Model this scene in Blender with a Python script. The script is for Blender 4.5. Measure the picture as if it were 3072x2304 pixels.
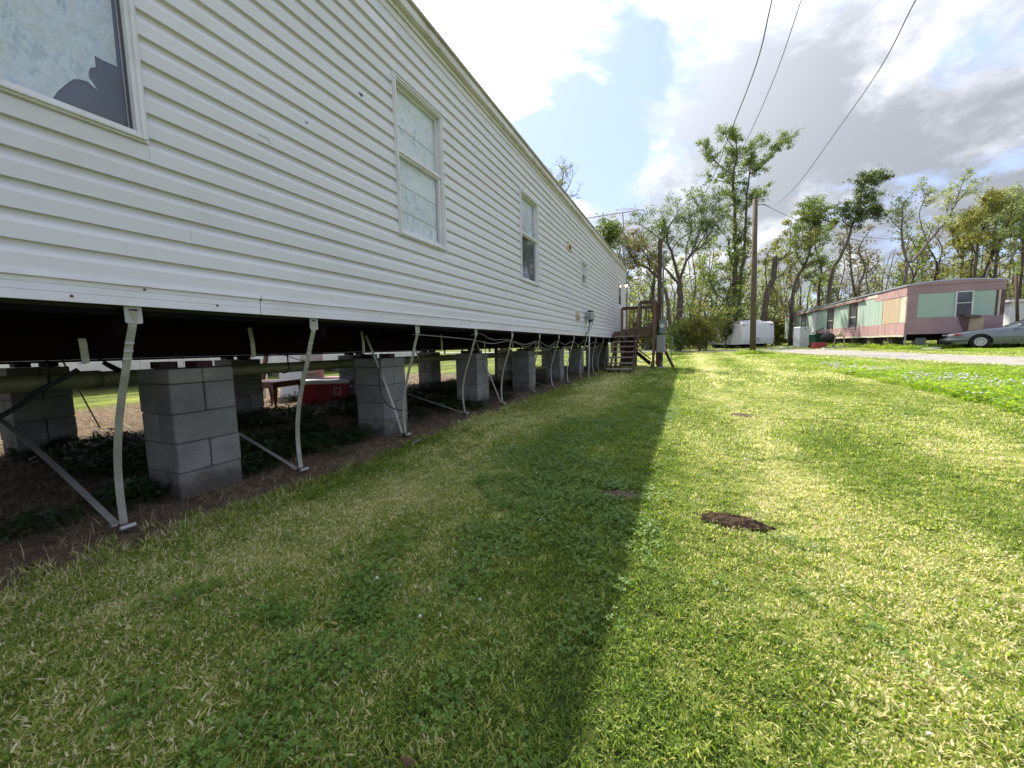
import bpy, math, random
import numpy as np
from mathutils import Matrix, Vector
S = bpy.context.scene
for o in list(bpy.data.objects): bpy.data.objects.remove(o)
R = math.radians
# ------------------------------------------------------------------ camera
FPX, YAW, PITCH, ROLL, EYE = 1160.0, R(24.315), R(5.541), R(-1.25), 0.97
def cam_axes():
    f = Vector((-math.sin(YAW)*math.cos(PITCH), math.cos(YAW)*math.cos(PITCH), -math.sin(PITCH)))
    r = Vector((math.cos(YAW), math.sin(YAW), 0)); u = r.cross(f)
    return r*math.cos(ROLL)+u*math.sin(ROLL), -r*math.sin(ROLL)+u*math.cos(ROLL), f
CR, CU, CF = cam_axes(); CC = Vector((0, 0, EYE))
cd = bpy.data.cameras.new('camera'); cam = bpy.data.objects.new('camera', cd); S.collection.objects.link(cam)
cam.matrix_world = Matrix(((CR.x, CU.x, -CF.x, 0), (CR.y, CU.y, -CF.y, 0), (CR.z, CU.z, -CF.z, EYE), (0, 0, 0, 1)))
cd.sensor_width = 36; cd.sensor_fit = 'HORIZONTAL'; cd.lens = FPX/3072*36; cd.clip_start = .05; cd.clip_end = 2000
S.camera = cam
# ------------------------------------------------------------------ light
SUNV = Vector((-2.27, 3.40, 4.35)).normalized()          # towards the sun
SUN_EL = math.asin(SUNV.z); SUN_AZ = math.atan2(SUNV.x, SUNV.y)
sl = bpy.data.lights.new('sun', 'SUN'); sl.energy = 3.7; sl.angle = R(.55); sl.color = (1, .93, .80)
so = bpy.data.objects.new('sun', sl); S.collection.objects.link(so); so.location = (0, 0, 40)
so.rotation_euler = SUNV.to_track_quat('Z', 'Y').to_euler()
S.view_settings.view_transform = 'Standard'; S.view_settings.look = 'None'; S.view_settings.gamma = 1
S.view_settings.use_curve_mapping = False; S.view_settings.exposure = 1.38
S.render.engine = 'CYCLES'

def ray(px, py): return CF + CR*((px-1536)/FPX) - CU*((py-1152)/FPX)
def at(px, py, d): return CC + ray(px, py)*d              # a point d metres in front of the lens plane
def on_x(px, py, X): r = ray(px, py); return CC + r*(X/r.x)
def on_y(px, py, Y): r = ray(px, py); return CC + r*(Y/r.y)
def on_z(px, py, Z=0): r = ray(px, py); return CC + r*((Z-EYE)/r.z)

W = bpy.data.worlds.new('World'); S.world = W; W.use_nodes = True
def world():
    nt = W.node_tree; N = nt.nodes; L = nt.links; N.clear()
    def n(t, **k):
        x = N.new(t)
        for a, b in k.items(): setattr(x, a, b)
        return x
    def M(op, a, b=None, c=None, clamp=False):
        x = n('ShaderNodeMath', operation=op, use_clamp=clamp)
        for i, v in enumerate((a, b, c)):
            if v is None: continue
            if isinstance(v, (int, float)): x.inputs[i].default_value = v
            else: L.new(v, x.inputs[i])
        return x.outputs[0]
    out = n('ShaderNodeOutputWorld')
    sky = n('ShaderNodeTexSky', sky_type='NISHITA'); sky.sun_disc = False
    sky.sun_elevation = SUN_EL; sky.sun_rotation = SUN_AZ; sky.air_density = 1.0; sky.dust_density = .6; sky.ozone_density = 2.0
    tc = n('ShaderNodeTexCoord'); D = tc.outputs['Generated']
    sx = n('ShaderNodeSeparateXYZ'); L.new(D, sx.inputs[0])
    zc = M('ADD', M('MAXIMUM', sx.outputs[2], 0.0), .38)
    cx = n('ShaderNodeCombineXYZ'); L.new(M('DIVIDE', sx.outputs[0], zc), cx.inputs[0]); L.new(M('DIVIDE', sx.outputs[1], zc), cx.inputs[1])
    def noise(scale, det, rough, off, dist=0.0):
        mp = n('ShaderNodeMapping'); L.new(cx.outputs[0], mp.inputs[0]); mp.inputs['Location'].default_value = off
        t = n('ShaderNodeTexNoise'); L.new(mp.outputs[0], t.inputs['Vector'])
        t.inputs['Scale'].default_value = scale; t.inputs['Detail'].default_value = det; t.inputs['Roughness'].default_value = rough
        t.inputs['Distortion'].default_value = dist
        return t.outputs[0]
    n1 = noise(2.7, 10, .62, (6.6, 6.1, 5), .35); n2 = noise(1.8, 7, .58, (11, 2, 4), .3); n3 = noise(4.5, 8, .62, (1, 5, 2), .3)
    nrm = n('ShaderNodeVectorMath', operation='NORMALIZE'); L.new(D, nrm.inputs[0])
    def lobe(px, py, width, amp):           # a wide opening or bank in the cloud cover, by compass direction
        d = ray(px, py).normalized()
        x = n('ShaderNodeVectorMath', operation='DOT_PRODUCT'); L.new(nrm.outputs[0], x.inputs[0]); x.inputs[1].default_value = d
        c = math.cos(R(width))
        v = M('DIVIDE', M('SUBTRACT', x.outputs['Value'], c), 1-c, clamp=True)
        return M('MULTIPLY', M('SMOOTHSTEP' if False else 'POWER', v, .8), amp)
    cov = M('ADD', M('MULTIPLY_ADD', n1, 2.6, -.68), M('MULTIPLY_ADD', n3, 1.0, -.50))
    for a in ((1930, 450, 14, -.43), (1700, 450, 10, -.38), (1800, 30, 8, -.30), (1730, 290, 11, -.22), (2010, 160, 9, .22), (1700, 150, 7, .22), (2090, 520, 8, -.16), (1240, 120, 24, .40), (2600, 300, 30, .40), (2180, 230, 8, .30),
              (1960, 640, 8, .30), (1700, 620, 8, .30), (2060, 560, 6, .12), (3040, 560, 8, -.22)):
        cov = M('ADD', cov, lobe(*a))
    fac = n('ShaderNodeMapRange', interpolation_type='SMOOTHSTEP'); L.new(cov, fac.inputs[0])
    fac.inputs[1].default_value = .36; fac.inputs[2].default_value = .84
    # brightness of the cloud: bright where thin and towards the sun, grey where thick
    sd = n('ShaderNodeVectorMath', operation='DOT_PRODUCT'); L.new(nrm.outputs[0], sd.inputs[0]); sd.inputs[1].default_value = SUNV
    tow = M('POWER', M('MAXIMUM', M('MULTIPLY_ADD', sd.outputs['Value'], .5, .5), 0), 14.0)
    grey = M('ADD', M('MULTIPLY_ADD', n2, 1.8, -.30), M('MULTIPLY_ADD', n3, .55, -.17))
    gb = n('ShaderNodeMapRange', interpolation_type='SMOOTHSTEP'); gt = M('ADD', M('ADD', grey, lobe(2650, 180, 40, .24)), lobe(1700, 640, 16, -.12))
    L.new(M('SUBTRACT', gt, M('MULTIPLY', tow, .30)), gb.inputs[0]); gb.inputs[1].default_value = .44; gb.inputs[2].default_value = .88
    mc = n('ShaderNodeMix', data_type='RGBA'); L.new(gb.outputs[0], mc.inputs['Factor'])
    mc.inputs['A'].default_value = (.78, .79, .84, 1); mc.inputs['B'].default_value = (.265, .283, .315, 1)
    st = M('ADD', M('MULTIPLY', tow, 1.9), .63)
    b1 = n('ShaderNodeBackground'); L.new(sky.outputs[0], b1.inputs[0]); b1.inputs[1].default_value = .085
    b2 = n('ShaderNodeBackground'); L.new(mc.outputs['Result'], b2.inputs[0]); L.new(st, b2.inputs[1])
    # thin veil of high cloud over the open sky
    b3 = n('ShaderNodeBackground'); b3.inputs[0].default_value = (.275, .34, .56, 1); b3.inputs[1].default_value = .95
    ms0 = n('ShaderNodeMixShader'); ms0.inputs[0].default_value = .72; L.new(b1.outputs[0], ms0.inputs[1]); L.new(b3.outputs[0], ms0.inputs[2])
    ms = n('ShaderNodeMixShader'); L.new(fac.outputs[0], ms.inputs[0]); L.new(ms0.outputs[0], ms.inputs[1]); L.new(b2.outputs[0], ms.inputs[2])
    L.new(ms.outputs[0], out.inputs[0])
world()
try: W.cycles.sampling_method = 'MANUAL'; W.cycles.sample_map_resolution = 1024
except Exception: pass

# ------------------------------------------------------------------ helpers
rng = random.Random(7); nr = np.random.default_rng(11)
def terrain(x, y):
    sp = lambda t, w: 0.5*(t+np.sqrt(t*t+w*w)) - 0.5*w*np.exp(-np.abs(t))*0
    a = .016*(sp(np.minimum(y, 60)-14, 2.0)-sp(np.minimum(y, 60)-32, 2.0))
    b = .018*(sp(np.minimum(x, 60)-1.0, 1.0)-sp(np.minimum(x, 60)-20, 1.0))
    return a+b
T0 = float(terrain(-3.0, 0.0))
def tz(x, y): return float(terrain(np.float64(x), np.float64(y)))-T0
def tza(x, y): return terrain(x, y)-T0

def hash2(ix, iy, seed):
    h = (ix*374761393+iy*668265263+seed*974634777) & 0xffffffff
    h = ((h ^ (h >> 13))*1274126177) & 0xffffffff
    return ((h ^ (h >> 16)) & 0xffff)/65535.0
def vnoise(x, y, seed=0):
    x = np.asarray(x, float); y = np.asarray(y, float)
    ix = np.floor(x).astype(np.int64); iy = np.floor(y).astype(np.int64); fx = x-ix; fy = y-iy
    fx = fx*fx*(3-2*fx); fy = fy*fy*(3-2*fy)
    a = hash2(ix, iy, seed); b = hash2(ix+1, iy, seed); c = hash2(ix, iy+1, seed); d = hash2(ix+1, iy+1, seed)
    return (a*(1-fx)+b*fx)*(1-fy)+(c*(1-fx)+d*fx)*fy

def props(o, label=None, cat=None, group=None, kind=None):
    if label: o['label'] = label
    if cat: o['category'] = cat
    if group: o['group'] = group
    if kind: o['kind'] = kind
    return o
WM = {}
def wmat(o):
    return WM.get(o.name, Matrix.Identity(4)) if o else Matrix.Identity(4)
def thing(name, loc, label, cat, group=None, rz=0, kind=None):
    o = bpy.data.objects.new(name, None); S.collection.objects.link(o)
    o.location = loc; o.rotation_euler = (0, 0, rz); o.empty_display_size = .2
    WM[o.name] = Matrix.Translation(Vector(loc)) @ Matrix.Rotation(rz, 4, 'Z')
    return props(o, label, cat, group, kind)
def place_mesh(name, me, parent, center_local):
    o = bpy.data.objects.new(name, me); S.collection.objects.link(o)
    o.location = center_local
    if parent: o.parent = parent
    WM[o.name] = wmat(parent) @ Matrix.Translation(Vector(center_local))
    return o

class MB:
    def __init__(s): s.v = []; s.f = []; s.m = Matrix.Identity(4); s.mi = []; s.cur = 0
    def add(s, vs, fs):
        b = len(s.v); s.v += [tuple(p) for p in vs]; s.f += [tuple(i+b for i in f) for f in fs]; s.mi += [s.cur]*len(fs); return s
    def box(s, c, d, rot=None, bev=0.0):
        hx, hy, hz = d[0]/2, d[1]/2, d[2]/2
        if bev <= 0:
            vs = [(x*hx, y*hy, z*hz) for z in (-1, 1) for y in (-1, 1) for x in (-1, 1)]
            fs = [(0, 2, 3, 1), (4, 5, 7, 6), (0, 1, 5, 4), (2, 6, 7, 3), (0, 4, 6, 2), (1, 3, 7, 5)]
        else:
            b = min(bev, hx*.9, hy*.9, hz*.9); vs = []; ix = {}
            for sx in (-1, 1):
                for sy in (-1, 1):
                    for sz in (-1, 1):
                        for a in range(3):
                            p = [sx*(hx-b), sy*(hy-b), sz*(hz-b)]; p[a] = (sx*hx, sy*hy, sz*hz)[a]
                            ix[(sx, sy, sz, a)] = len(vs); vs.append(tuple(p))
            fs = []
            for a in range(3):
                o1, o2 = (a+1) % 3, (a+2) % 3
                for sg in (-1, 1):
                    q = []
                    for (p1, p2) in ((-1, -1), (1, -1), (1, 1), (-1, 1)):
                        k = [0, 0, 0]; k[a] = sg; k[o1] = p1; k[o2] = p2; q.append(ix[(k[0], k[1], k[2], a)])
                    fs.append(tuple(q) if sg > 0 else tuple(q[::-1]))
            for a in range(3):
                for b2 in range(a+1, 3):
                    c3 = 3-a-b2
                    for s1 in (-1, 1):
                        for s2 in (-1, 1):
                            q = []
                            for (ax, sg3) in ((a, -1), (b2, -1), (b2, 1), (a, 1)):
                                k = [0, 0, 0]; k[a] = s1; k[b2] = s2; k[c3] = sg3; q.append(ix[(k[0], k[1], k[2], ax)])
                            fs.append(tuple(q))
            for sx in (-1, 1):
                for sy in (-1, 1):
                    for sz in (-1, 1): fs.append(tuple(ix[(sx, sy, sz, a)] for a in range(3)))
        Mx = Matrix.Translation(Vector(c)) @ (rot if rot is not None else Matrix.Identity(4))
        return s.add([tuple(Mx @ Vector(p)) for p in vs], fs)
    def span(s, a, b, bev=0.0):
        return s.box([(a[i]+b[i])/2 for i in range(3)], [abs(b[i]-a[i]) for i in range(3)], bev=bev)
    def bar(s, a, b, w, h, bev=0.0, up=(0, 0, 1)):
        a = Vector(a); b = Vector(b); d = b-a; y = d.normalized(); x = y.cross(Vector(up))
        if x.length < 1e-4: x = Vector((1, 0, 0))
        x.normalize(); z = x.cross(y)
        m = Matrix(((x.x, y.x, z.x, 0), (x.y, y.y, z.y, 0), (x.z, y.z, z.z, 0), (0, 0, 0, 1)))
        return s.box((a+b)/2, (w, d.length, h), rot=m, bev=bev)
    def tube(s, pts, rad, n=8, cap=True):
        pts = [Vector(p) for p in pts]
        if not hasattr(rad, '__len__'): rad = [rad]*len(pts)
        prev = None; vs = []; fs = []
        for i, p in enumerate(pts):
            t = (pts[min(i+1, len(pts)-1)]-pts[max(i-1, 0)]).normalized()
            if prev is None:
                x = t.cross(Vector((0, 0, 1)))
                if x.length < .05: x = t.cross(Vector((1, 0, 0)))
            else: x = prev-t*prev.dot(t)
            x.normalize(); prev = x; y = t.cross(x)
            for k in range(n):
                a = 2*math.pi*k/n; vs.append(tuple(p+(x*math.cos(a)+y*math.sin(a))*rad[i]))
        for i in range(len(pts)-1):
            for k in range(n):
                k2 = (k+1) % n; fs.append((i*n+k, i*n+k2, (i+1)*n+k2, (i+1)*n+k))
        if cap: fs.append(tuple(range(n))[::-1]); fs.append(tuple(range((len(pts)-1)*n, len(pts)*n)))
        return s.add(vs, fs)
    def cyl(s, a, b, r, n=16): return s.tube([a, b], r, n)
    def strip(s, pts, w, th, side):
        """flat strap following pts; side = width direction"""
        side = Vector(side).normalized(); vs = []; fs = []
        pts = [Vector(p) for p in pts]
        for i, p in enumerate(pts):
            t = (pts[min(i+1, len(pts)-1)]-pts[max(i-1, 0)]).normalized(); nn = t.cross(side).normalized()
            sd = nn.cross(t).normalized()
            for (u, v) in ((-1, -1), (1, -1), (1, 1), (-1, 1)): vs.append(tuple(p+sd*(w/2*u)+nn*(th/2*v)))
        for i in range(len(pts)-1):
            for k in range(4): fs.append((i*4+k, i*4+(k+1) % 4, (i+1)*4+(k+1) % 4, (i+1)*4+k))
        fs += [(3, 2, 1, 0), tuple(range(len(pts)*4-4, len(pts)*4))]
        return s.add(vs, fs)
    def prism(s, poly, a0, a1, axis=1):
        """polygon (u,v) extruded along axis from a0 to a1; axis 1: (x,z); 0: (y,z); 2: (x,y)"""
        def P(u, v, a): return {1: (u, a, v), 0: (a, u, v), 2: (u, v, a)}[axis]
        n = len(poly); vs = [P(u, v, a0) for u, v in poly]+[P(u, v, a1) for u, v in poly]
        fs = [(i, (i+1) % n, n+(i+1) % n, n+i) for i in range(n)]+[tuple(range(n))[::-1], tuple(range(n, 2*n))]
        return s.add(vs, fs)
    def quad(s, a, b, c, d): return s.add([a, b, c, d], [(0, 1, 2, 3)])
    def build(s, name, mats, parent=None, smooth=False, local=False, label=None):
        V = np.array(s.v, dtype=float)
        if parent and not local:
            im = np.array(wmat(parent).inverted()); V = V @ im[:3, :3].T+im[:3, 3]
        c = (V.min(0)+V.max(0))/2; c[2] = V[:, 2].min(); V -= c
        me = bpy.data.meshes.new(name); me.from_pydata(V.tolist(), [], s.f)
        if not isinstance(mats, (list, tuple)): mats = [mats]
        for m in mats: me.materials.append(m)
        if len(mats) > 1: me.polygons.foreach_set('material_index', s.mi)
        if smooth: me.polygons.foreach_set('use_smooth', [True]*len(me.polygons))
        me.update()
        bm_fix(me)
        o = place_mesh(name, me, parent, c.tolist())
        if label: o['label'] = label
        return o
import bmesh
def bm_fix(me):
    if len(me.polygons) > 20000: return
    b = bmesh.new(); b.from_mesh(me); bmesh.ops.recalc_face_normals(b, faces=b.faces); b.to_mesh(b and me); b.free()
def copy_tree(o, loc=None, rz=None, label=None):
    def rec(x, par):
        c = x.copy(); S.collection.objects.link(c)
        if par: c.parent = par
        for ch in list(x.children): rec(ch, c)
        return c
    r = rec(o, None)
    if loc is not None: r.location = loc
    if rz is not None: r.rotation_euler = (0, 0, rz)
    WM[r.name] = Matrix.Translation(r.location) @ Matrix.Rotation(r.rotation_euler[2], 4, 'Z')
    if label: r['label'] = label
    return r

# ------------------------------------------------------------------ materials
def newmat(name):
    m = bpy.data.materials.new(name); m.use_nodes = True; nt = m.node_tree; nt.nodes.clear()
    out = nt.nodes.new('ShaderNodeOutputMaterial'); return m, nt, out
def nd(nt, t, **k):
    x = nt.nodes.new(t)
    for a, b in k.items():
        if a.startswith('i_'): x.inputs[a[2:].replace('_', ' ')].default_value = b
        else: setattr(x, a, b)
    return x
def mat(name, col, col2=None, rough=.6, scale=4.0, det=6, lo=.35, hi=.65, bump=0.0, bscale=60.0, metal=0.0, stretch=None, spec=.5, dirt=None, dscale=1.3, dlo=.55, dhi=.8, per_obj=0.0, coat=0.0, splash=0.0):
    m, nt, out = newmat(name); L = nt.links
    b = nd(nt, 'ShaderNodeBsdfPrincipled'); L.new(b.outputs[0], out.inputs[0])
    b.inputs['Roughness'].default_value = rough; b.inputs['Metallic'].default_value = metal; b.inputs['Specular IOR Level'].default_value = spec
    b.inputs['Coat Weight'].default_value = coat
    tc = nd(nt, 'ShaderNodeTexCoord'); geo = nd(nt, 'ShaderNodeNewGeometry')
    mp = nd(nt, 'ShaderNodeMapping'); L.new(geo.outputs['Position'], mp.inputs[0])
    if stretch: mp.inputs['Scale'].default_value = stretch
    t = nd(nt, 'ShaderNodeTexNoise'); L.new(mp.outputs[0], t.inputs['Vector']); t.inputs['Scale'].default_value = scale; t.inputs['Detail'].default_value = det; t.inputs['Roughness'].default_value = .6
    mr = nd(nt, 'ShaderNodeMapRange', interpolation_type='SMOOTHSTEP'); L.new(t.outputs[0], mr.inputs[0]); mr.inputs[1].default_value = lo; mr.inputs[2].default_value = hi
    mx = nd(nt, 'ShaderNodeMix', data_type='RGBA'); L.new(mr.outputs[0], mx.inputs['Factor'])
    mx.inputs['A'].default_value = (*col, 1); mx.inputs['B'].default_value = (*(col2 or col), 1)
    c = mx.outputs['Result']
    if dirt:
        t2 = nd(nt, 'ShaderNodeTexNoise'); L.new(geo.outputs['Position'], t2.inputs['Vector']); t2.inputs['Scale'].default_value = dscale; t2.inputs['Detail'].default_value = 10; t2.inputs['Roughness'].default_value = .7
        m2 = nd(nt, 'ShaderNodeMapRange', interpolation_type='SMOOTHSTEP'); L.new(t2.outputs[0], m2.inputs[0]); m2.inputs[1].default_value = dlo; m2.inputs[2].default_value = dhi
        x2 = nd(nt, 'ShaderNodeMix', data_type='RGBA'); L.new(m2.outputs[0], x2.inputs['Factor']); L.new(c, x2.inputs['A']); x2.inputs['B'].default_value = (*dirt, 1); c = x2.outputs['Result']
    if splash:
        sz = nd(nt, 'ShaderNodeSeparateXYZ'); L.new(geo.outputs['Position'], sz.inputs[0]); t4 = nd(nt, 'ShaderNodeTexNoise'); L.new(geo.outputs['Position'], t4.inputs[0]); t4.inputs['Scale'].default_value = 12; t4.inputs['Detail'].default_value = 8
        z4 = nd(nt, 'ShaderNodeMath', operation='MULTIPLY_ADD'); L.new(t4.outputs[0], z4.inputs[0]); z4.inputs[1].default_value = -.30; L.new(sz.outputs[2], z4.inputs[2])
        m4 = nd(nt, 'ShaderNodeMapRange', interpolation_type='SMOOTHSTEP'); L.new(z4.outputs[0], m4.inputs[0]); m4.inputs[1].default_value = splash-.10; m4.inputs[2].default_value = splash-.26; m4.inputs[4].default_value = .75
        x4 = nd(nt, 'ShaderNodeMix', data_type='RGBA'); L.new(m4.outputs[0], x4.inputs['Factor']); L.new(c, x4.inputs['A']); x4.inputs['B'].default_value = (.075, .062, .042, 1); c = x4.outputs['Result']
        v4 = nd(nt, 'ShaderNodeTexVoronoi'); L.new(geo.outputs['Position'], v4.inputs['Vector']); v4.inputs['Scale'].default_value = 95
        m5 = nd(nt, 'ShaderNodeMapRange'); L.new(v4.outputs[0], m5.inputs[0]); m5.inputs[1].default_value = .10; m5.inputs[2].default_value = .26; m5.inputs[3].default_value = .62; m5.inputs[4].default_value = 1
        x5 = nd(nt, 'ShaderNodeMix', data_type='RGBA', blend_type='MULTIPLY'); x5.inputs['Factor'].default_value = 1; L.new(c, x5.inputs['A']); L.new(m5.outputs[0], x5.inputs['B']); c = x5.outputs['Result']
    if per_obj:
        oi = nd(nt, 'ShaderNodeObjectInfo'); hs = nd(nt, 'ShaderNodeHueSaturation')
        ma = nd(nt, 'ShaderNodeMath', operation='MULTIPLY_ADD'); L.new(oi.outputs['Random'], ma.inputs[0]); ma.inputs[1].default_value = per_obj; ma.inputs[2].default_value = 1-per_obj/2
        L.new(ma.outputs[0], hs.inputs['Value']); L.new(c, hs.inputs['Color']); c = hs.outputs[0]
    L.new(c, b.inputs['Base Color'])
    if bump:
        t3 = nd(nt, 'ShaderNodeTexNoise'); L.new(mp.outputs[0], t3.inputs['Vector']); t3.inputs['Scale'].default_value = bscale; t3.inputs['Detail'].default_value = 5
        bp = nd(nt, 'ShaderNodeBump'); bp.inputs['Strength'].default_value = bump; bp.inputs['Distance'].default_value = .01; L.new(t3.outputs[0], bp.inputs['Height']); L.new(bp.outputs[0], b.inputs['Normal'])
    return m
M = {}
M['siding'] = mat('vinyl_siding', (.675, .662, .68), (.63, .618, .63), rough=.42, scale=1.1, stretch=(1, .35, 2.0), dirt=(.52, .50, .45), dscale=1.9, dlo=.50, dhi=.95, bump=.12, bscale=5)
M['trim'] = mat('painted_trim', (.74, .71, .75), (.67, .64, .66), rough=.45, scale=3, dirt=(.42, .38, .32), dscale=9, dlo=.62, dhi=.85)
M['skirt'] = mat('skirt_vinyl', (.76, .725, .78), (.70, .67, .70), rough=.45, scale=3, dirt=(.50, .46, .42), dscale=6, dlo=.6, dhi=.9)
M['fascia'] = mat('fascia_metal', (.70, .68, .68), (.58, .54, .50), rough=.4, scale=1.5, dirt=(.34, .27, .18), dscale=3, dlo=.5, dhi=.8)
M['roofedge'] = mat('roof_edge_metal', (.40, .35, .31), (.52, .48, .44), rough=.5, scale=2.2)
M['frame'] = mat('window_frame_vinyl', (.70, .685, .70), (.63, .61, .61), rough=.4, scale=4)
M['black'] = mat('black_underbelly', (.006, .006, .008), (.01, .009, .009), rough=.95, scale=2, spec=.05)
M['steel'] = mat('chassis_steel', (.007, .006, .006), (.012, .006, .005), rough=.95, scale=5, spec=.05)
M['block'] = mat('concrete_block', (.235, .235, .215), (.18, .18, .165), rough=.95, scale=5, dirt=(.26, .225, .13), dscale=3.0, dlo=.58, dhi=.8, bump=1.0, bscale=110, spec=.2, per_obj=.26, splash=.16)
M['strap'] = mat('galvanised_strap', (.38, .37, .32), (.30, .29, .25), rough=.45, scale=9, metal=.35)
M['galv'] = mat('galvanised_bracket', (.42, .42, .41), (.33, .33, .33), rough=.5, scale=12, metal=.4)
M['rust'] = mat('rusty_iron', (.10, .045, .025), (.05, .03, .02), rough=.9, scale=20)
M['pvc'] = mat('drain_pvc', (.20, .20, .11), (.15, .155, .085), rough=.5, scale=3, dirt=(.10, .09, .05), dscale=4, dlo=.5, dhi=.8)
M['cable'] = mat('grey_cable', (.22, .21, .20), rough=.6)
M['cableblack'] = mat('black_cable', (.02, .02, .02), rough=.6)
M['redwood'] = mat('red_shim_wood', (.05, .012, .010), (.035, .01, .008), rough=.8, scale=10)
M['wood'] = mat('weathered_wood', (.19, .13, .085), (.12, .08, .053), rough=.8, scale=3, stretch=(9, 9, 1.2), bump=.35, bscale=18, spec=.2, per_obj=.3)
M['woodred'] = mat('stained_stair_wood', (.09, .042, .034), (.055, .027, .022), rough=.75, scale=3, stretch=(1.5, 8, 8), bump=.3, bscale=18, per_obj=.3)
M['tread'] = mat('worn_tread_wood', (.34, .29, .26), (.22, .16, .13), rough=.8, scale=4, stretch=(1.5, 8, 8), per_obj=.2)
M['pole'] = mat('treated_pole_wood', (.150, .118, .080), (.095, .072, .048), rough=.9, scale=2.2, stretch=(14, 14, .5), bump=.5, bscale=10, spec=.15)
M['poledark'] = mat('brown_pole_wood', (.12, .08, .062), (.085, .058, .045), rough=.9, scale=2.2, stretch=(14, 14, .5), bump=.5, bscale=10, spec=.15)
M['panelgrey'] = mat('grey_enamel_panel', (.34, .35, .345), (.29, .30, .295), rough=.4, scale=6, metal=.2)
M['meter'] = mat('meter_housing', (.22, .28, .24), (.17, .21, .18), rough=.45, scale=6, metal=.2)
M['red'] = mat('red_plastic', (.24, .008, .012), (.18, .007, .01), rough=.35, scale=3)
M['white'] = mat('white_plastic', (.66, .66, .65), (.56, .56, .55), rough=.4, scale=3)
M['tablewood'] = mat('mahogany_wood', (.16, .035, .018), (.09, .022, .012), rough=.3, scale=3, stretch=(1, 1, 6))
M['alum'] = mat('antenna_aluminium', (.16, .16, .16), rough=.6, metal=.3)
M['rvwhite'] = mat('camper_white', (.76, .76, .77), (.70, .70, .71), rough=.3, scale=1, dirt=(.42, .40, .37), dscale=1.4, dlo=.62, dhi=.9)
M['rvroof'] = mat('camper_roof_debris', (.22, .22, .23), (.5, .5, .5), rough=.7, scale=4)
M['dark'] = mat('dark_interior', (.018, .018, .02), rough=.6)
M['green'] = mat('faded_green_panel', (.33, .46, .37), (.40, .47, .39), rough=.6, scale=2.6, stretch=(3, 3, .22), lo=.4, hi=.62, dirt=(.30, .32, .24), dscale=1.1, dlo=.55, dhi=.8)
M['pink'] = mat('faded_pink_panel', (.48, .29, .28), (.39, .24, .23), rough=.6, scale=2.2, stretch=(3, 3, .25), dirt=(.30, .20, .15), dscale=1.4, dlo=.55, dhi=.8)
M['pinkdark'] = mat('mauve_end_panel', (.36, .235, .235), (.31, .20, .20), rough=.6, scale=1.3)
M['tan'] = mat('bare_tan_plywood', (.46, .38, .24), (.42, .31, .20), rough=.8, scale=2.4, stretch=(4, 4, .2))
M['tanlight'] = mat('cream_strip', (.55, .54, .42), (.48, .45, .34), rough=.7, scale=3)
M['trmetal'] = mat('trailer_roof_metal', (.46, .51, .57), (.38, .42, .47), rough=.35, metal=.4, scale=1)
M['brown'] = mat('brown_trim', (.14, .075, .065), (.09, .05, .045), rough=.6, scale=4)
M['carpaint'] = mat('grey_green_car_paint', (.21, .23, .245), (.18, .20, .215), rough=.3, metal=.5, scale=1, coat=.6)
M['tyre'] = mat('tyre_rubber', (.02, .02, .02), rough=.85)
M['hub'] = mat('hubcap_silver', (.5, .5, .5), (.4, .4, .4), rough=.3, metal=.7)
M['chromegrey'] = mat('bumper_grey', (.16, .17, .18), rough=.35, metal=.3)
M['headlamp'] = mat('headlamp_lens', (.65, .62, .55), rough=.12)
M['amber'] = mat('amber_lens', (.55, .06, .04), rough=.2)
M['fridge'] = mat('fridge_enamel', (.60, .63, .68), (.54, .57, .62), rough=.4, scale=2)
M['bin'] = mat('dark_green_plastic', (.01, .085, .045), (.008, .07, .036), rough=.45, scale=2)
M['tub'] = mat('red_tub', (.42, .05, .06), (.34, .04, .05), rough=.5, scale=3)
M['bark'] = mat('grey_bark', (.15, .122, .098), (.075, .062, .05), rough=.95, scale=3, stretch=(5, 5, 1), spec=.1, bump=.6, bscale=8)
M['barkpale'] = mat('pale_bark', (.22, .19, .155), (.12, .10, .08), rough=.95, scale=3, stretch=(5, 5, 1), spec=.1)
M['gravel'] = mat('gravel_road', (.33, .31, .28), (.23, .215, .19), rough=1, scale=3.5, det=12, dirt=(.17, .17, .09), dscale=.45, dlo=.56, dhi=.72, bump=.6, bscale=30, spec=.1)
M['soil'] = mat('bare_soil', (.085, .055, .036), (.045, .030, .020), rough=1, scale=22, det=10, bump=.9, bscale=55, spec=.1)
M['thinsoil'] = mat('thin_grey_soil', (.17, .14, .10), (.10, .08, .055), rough=1, scale=26, det=10, bump=.9, bscale=55, spec=.1)
M['straw'] = mat('dead_grass_thatch', (.25, .19, .11), (.13, .095, .055), rough=.9, scale=30, spec=.1)
M['leafbrown'] = mat('dead_brown_leaf', (.17, .09, .045), (.10, .05, .03), rough=.8, scale=30)
M['flower'] = mat('white_clover_flower', (.70, .70, .62), (.55, .52, .42), rough=.8, scale=200)
M['tan2'] = mat('aged_beige_plastic', (.50, .43, .26), (.42, .35, .22), rough=.6, scale=8)
M['conc'] = mat('broken_concrete', (.42, .41, .38), (.33, .32, .30), rough=.95, scale=6, bump=.5, bscale=40)

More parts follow.
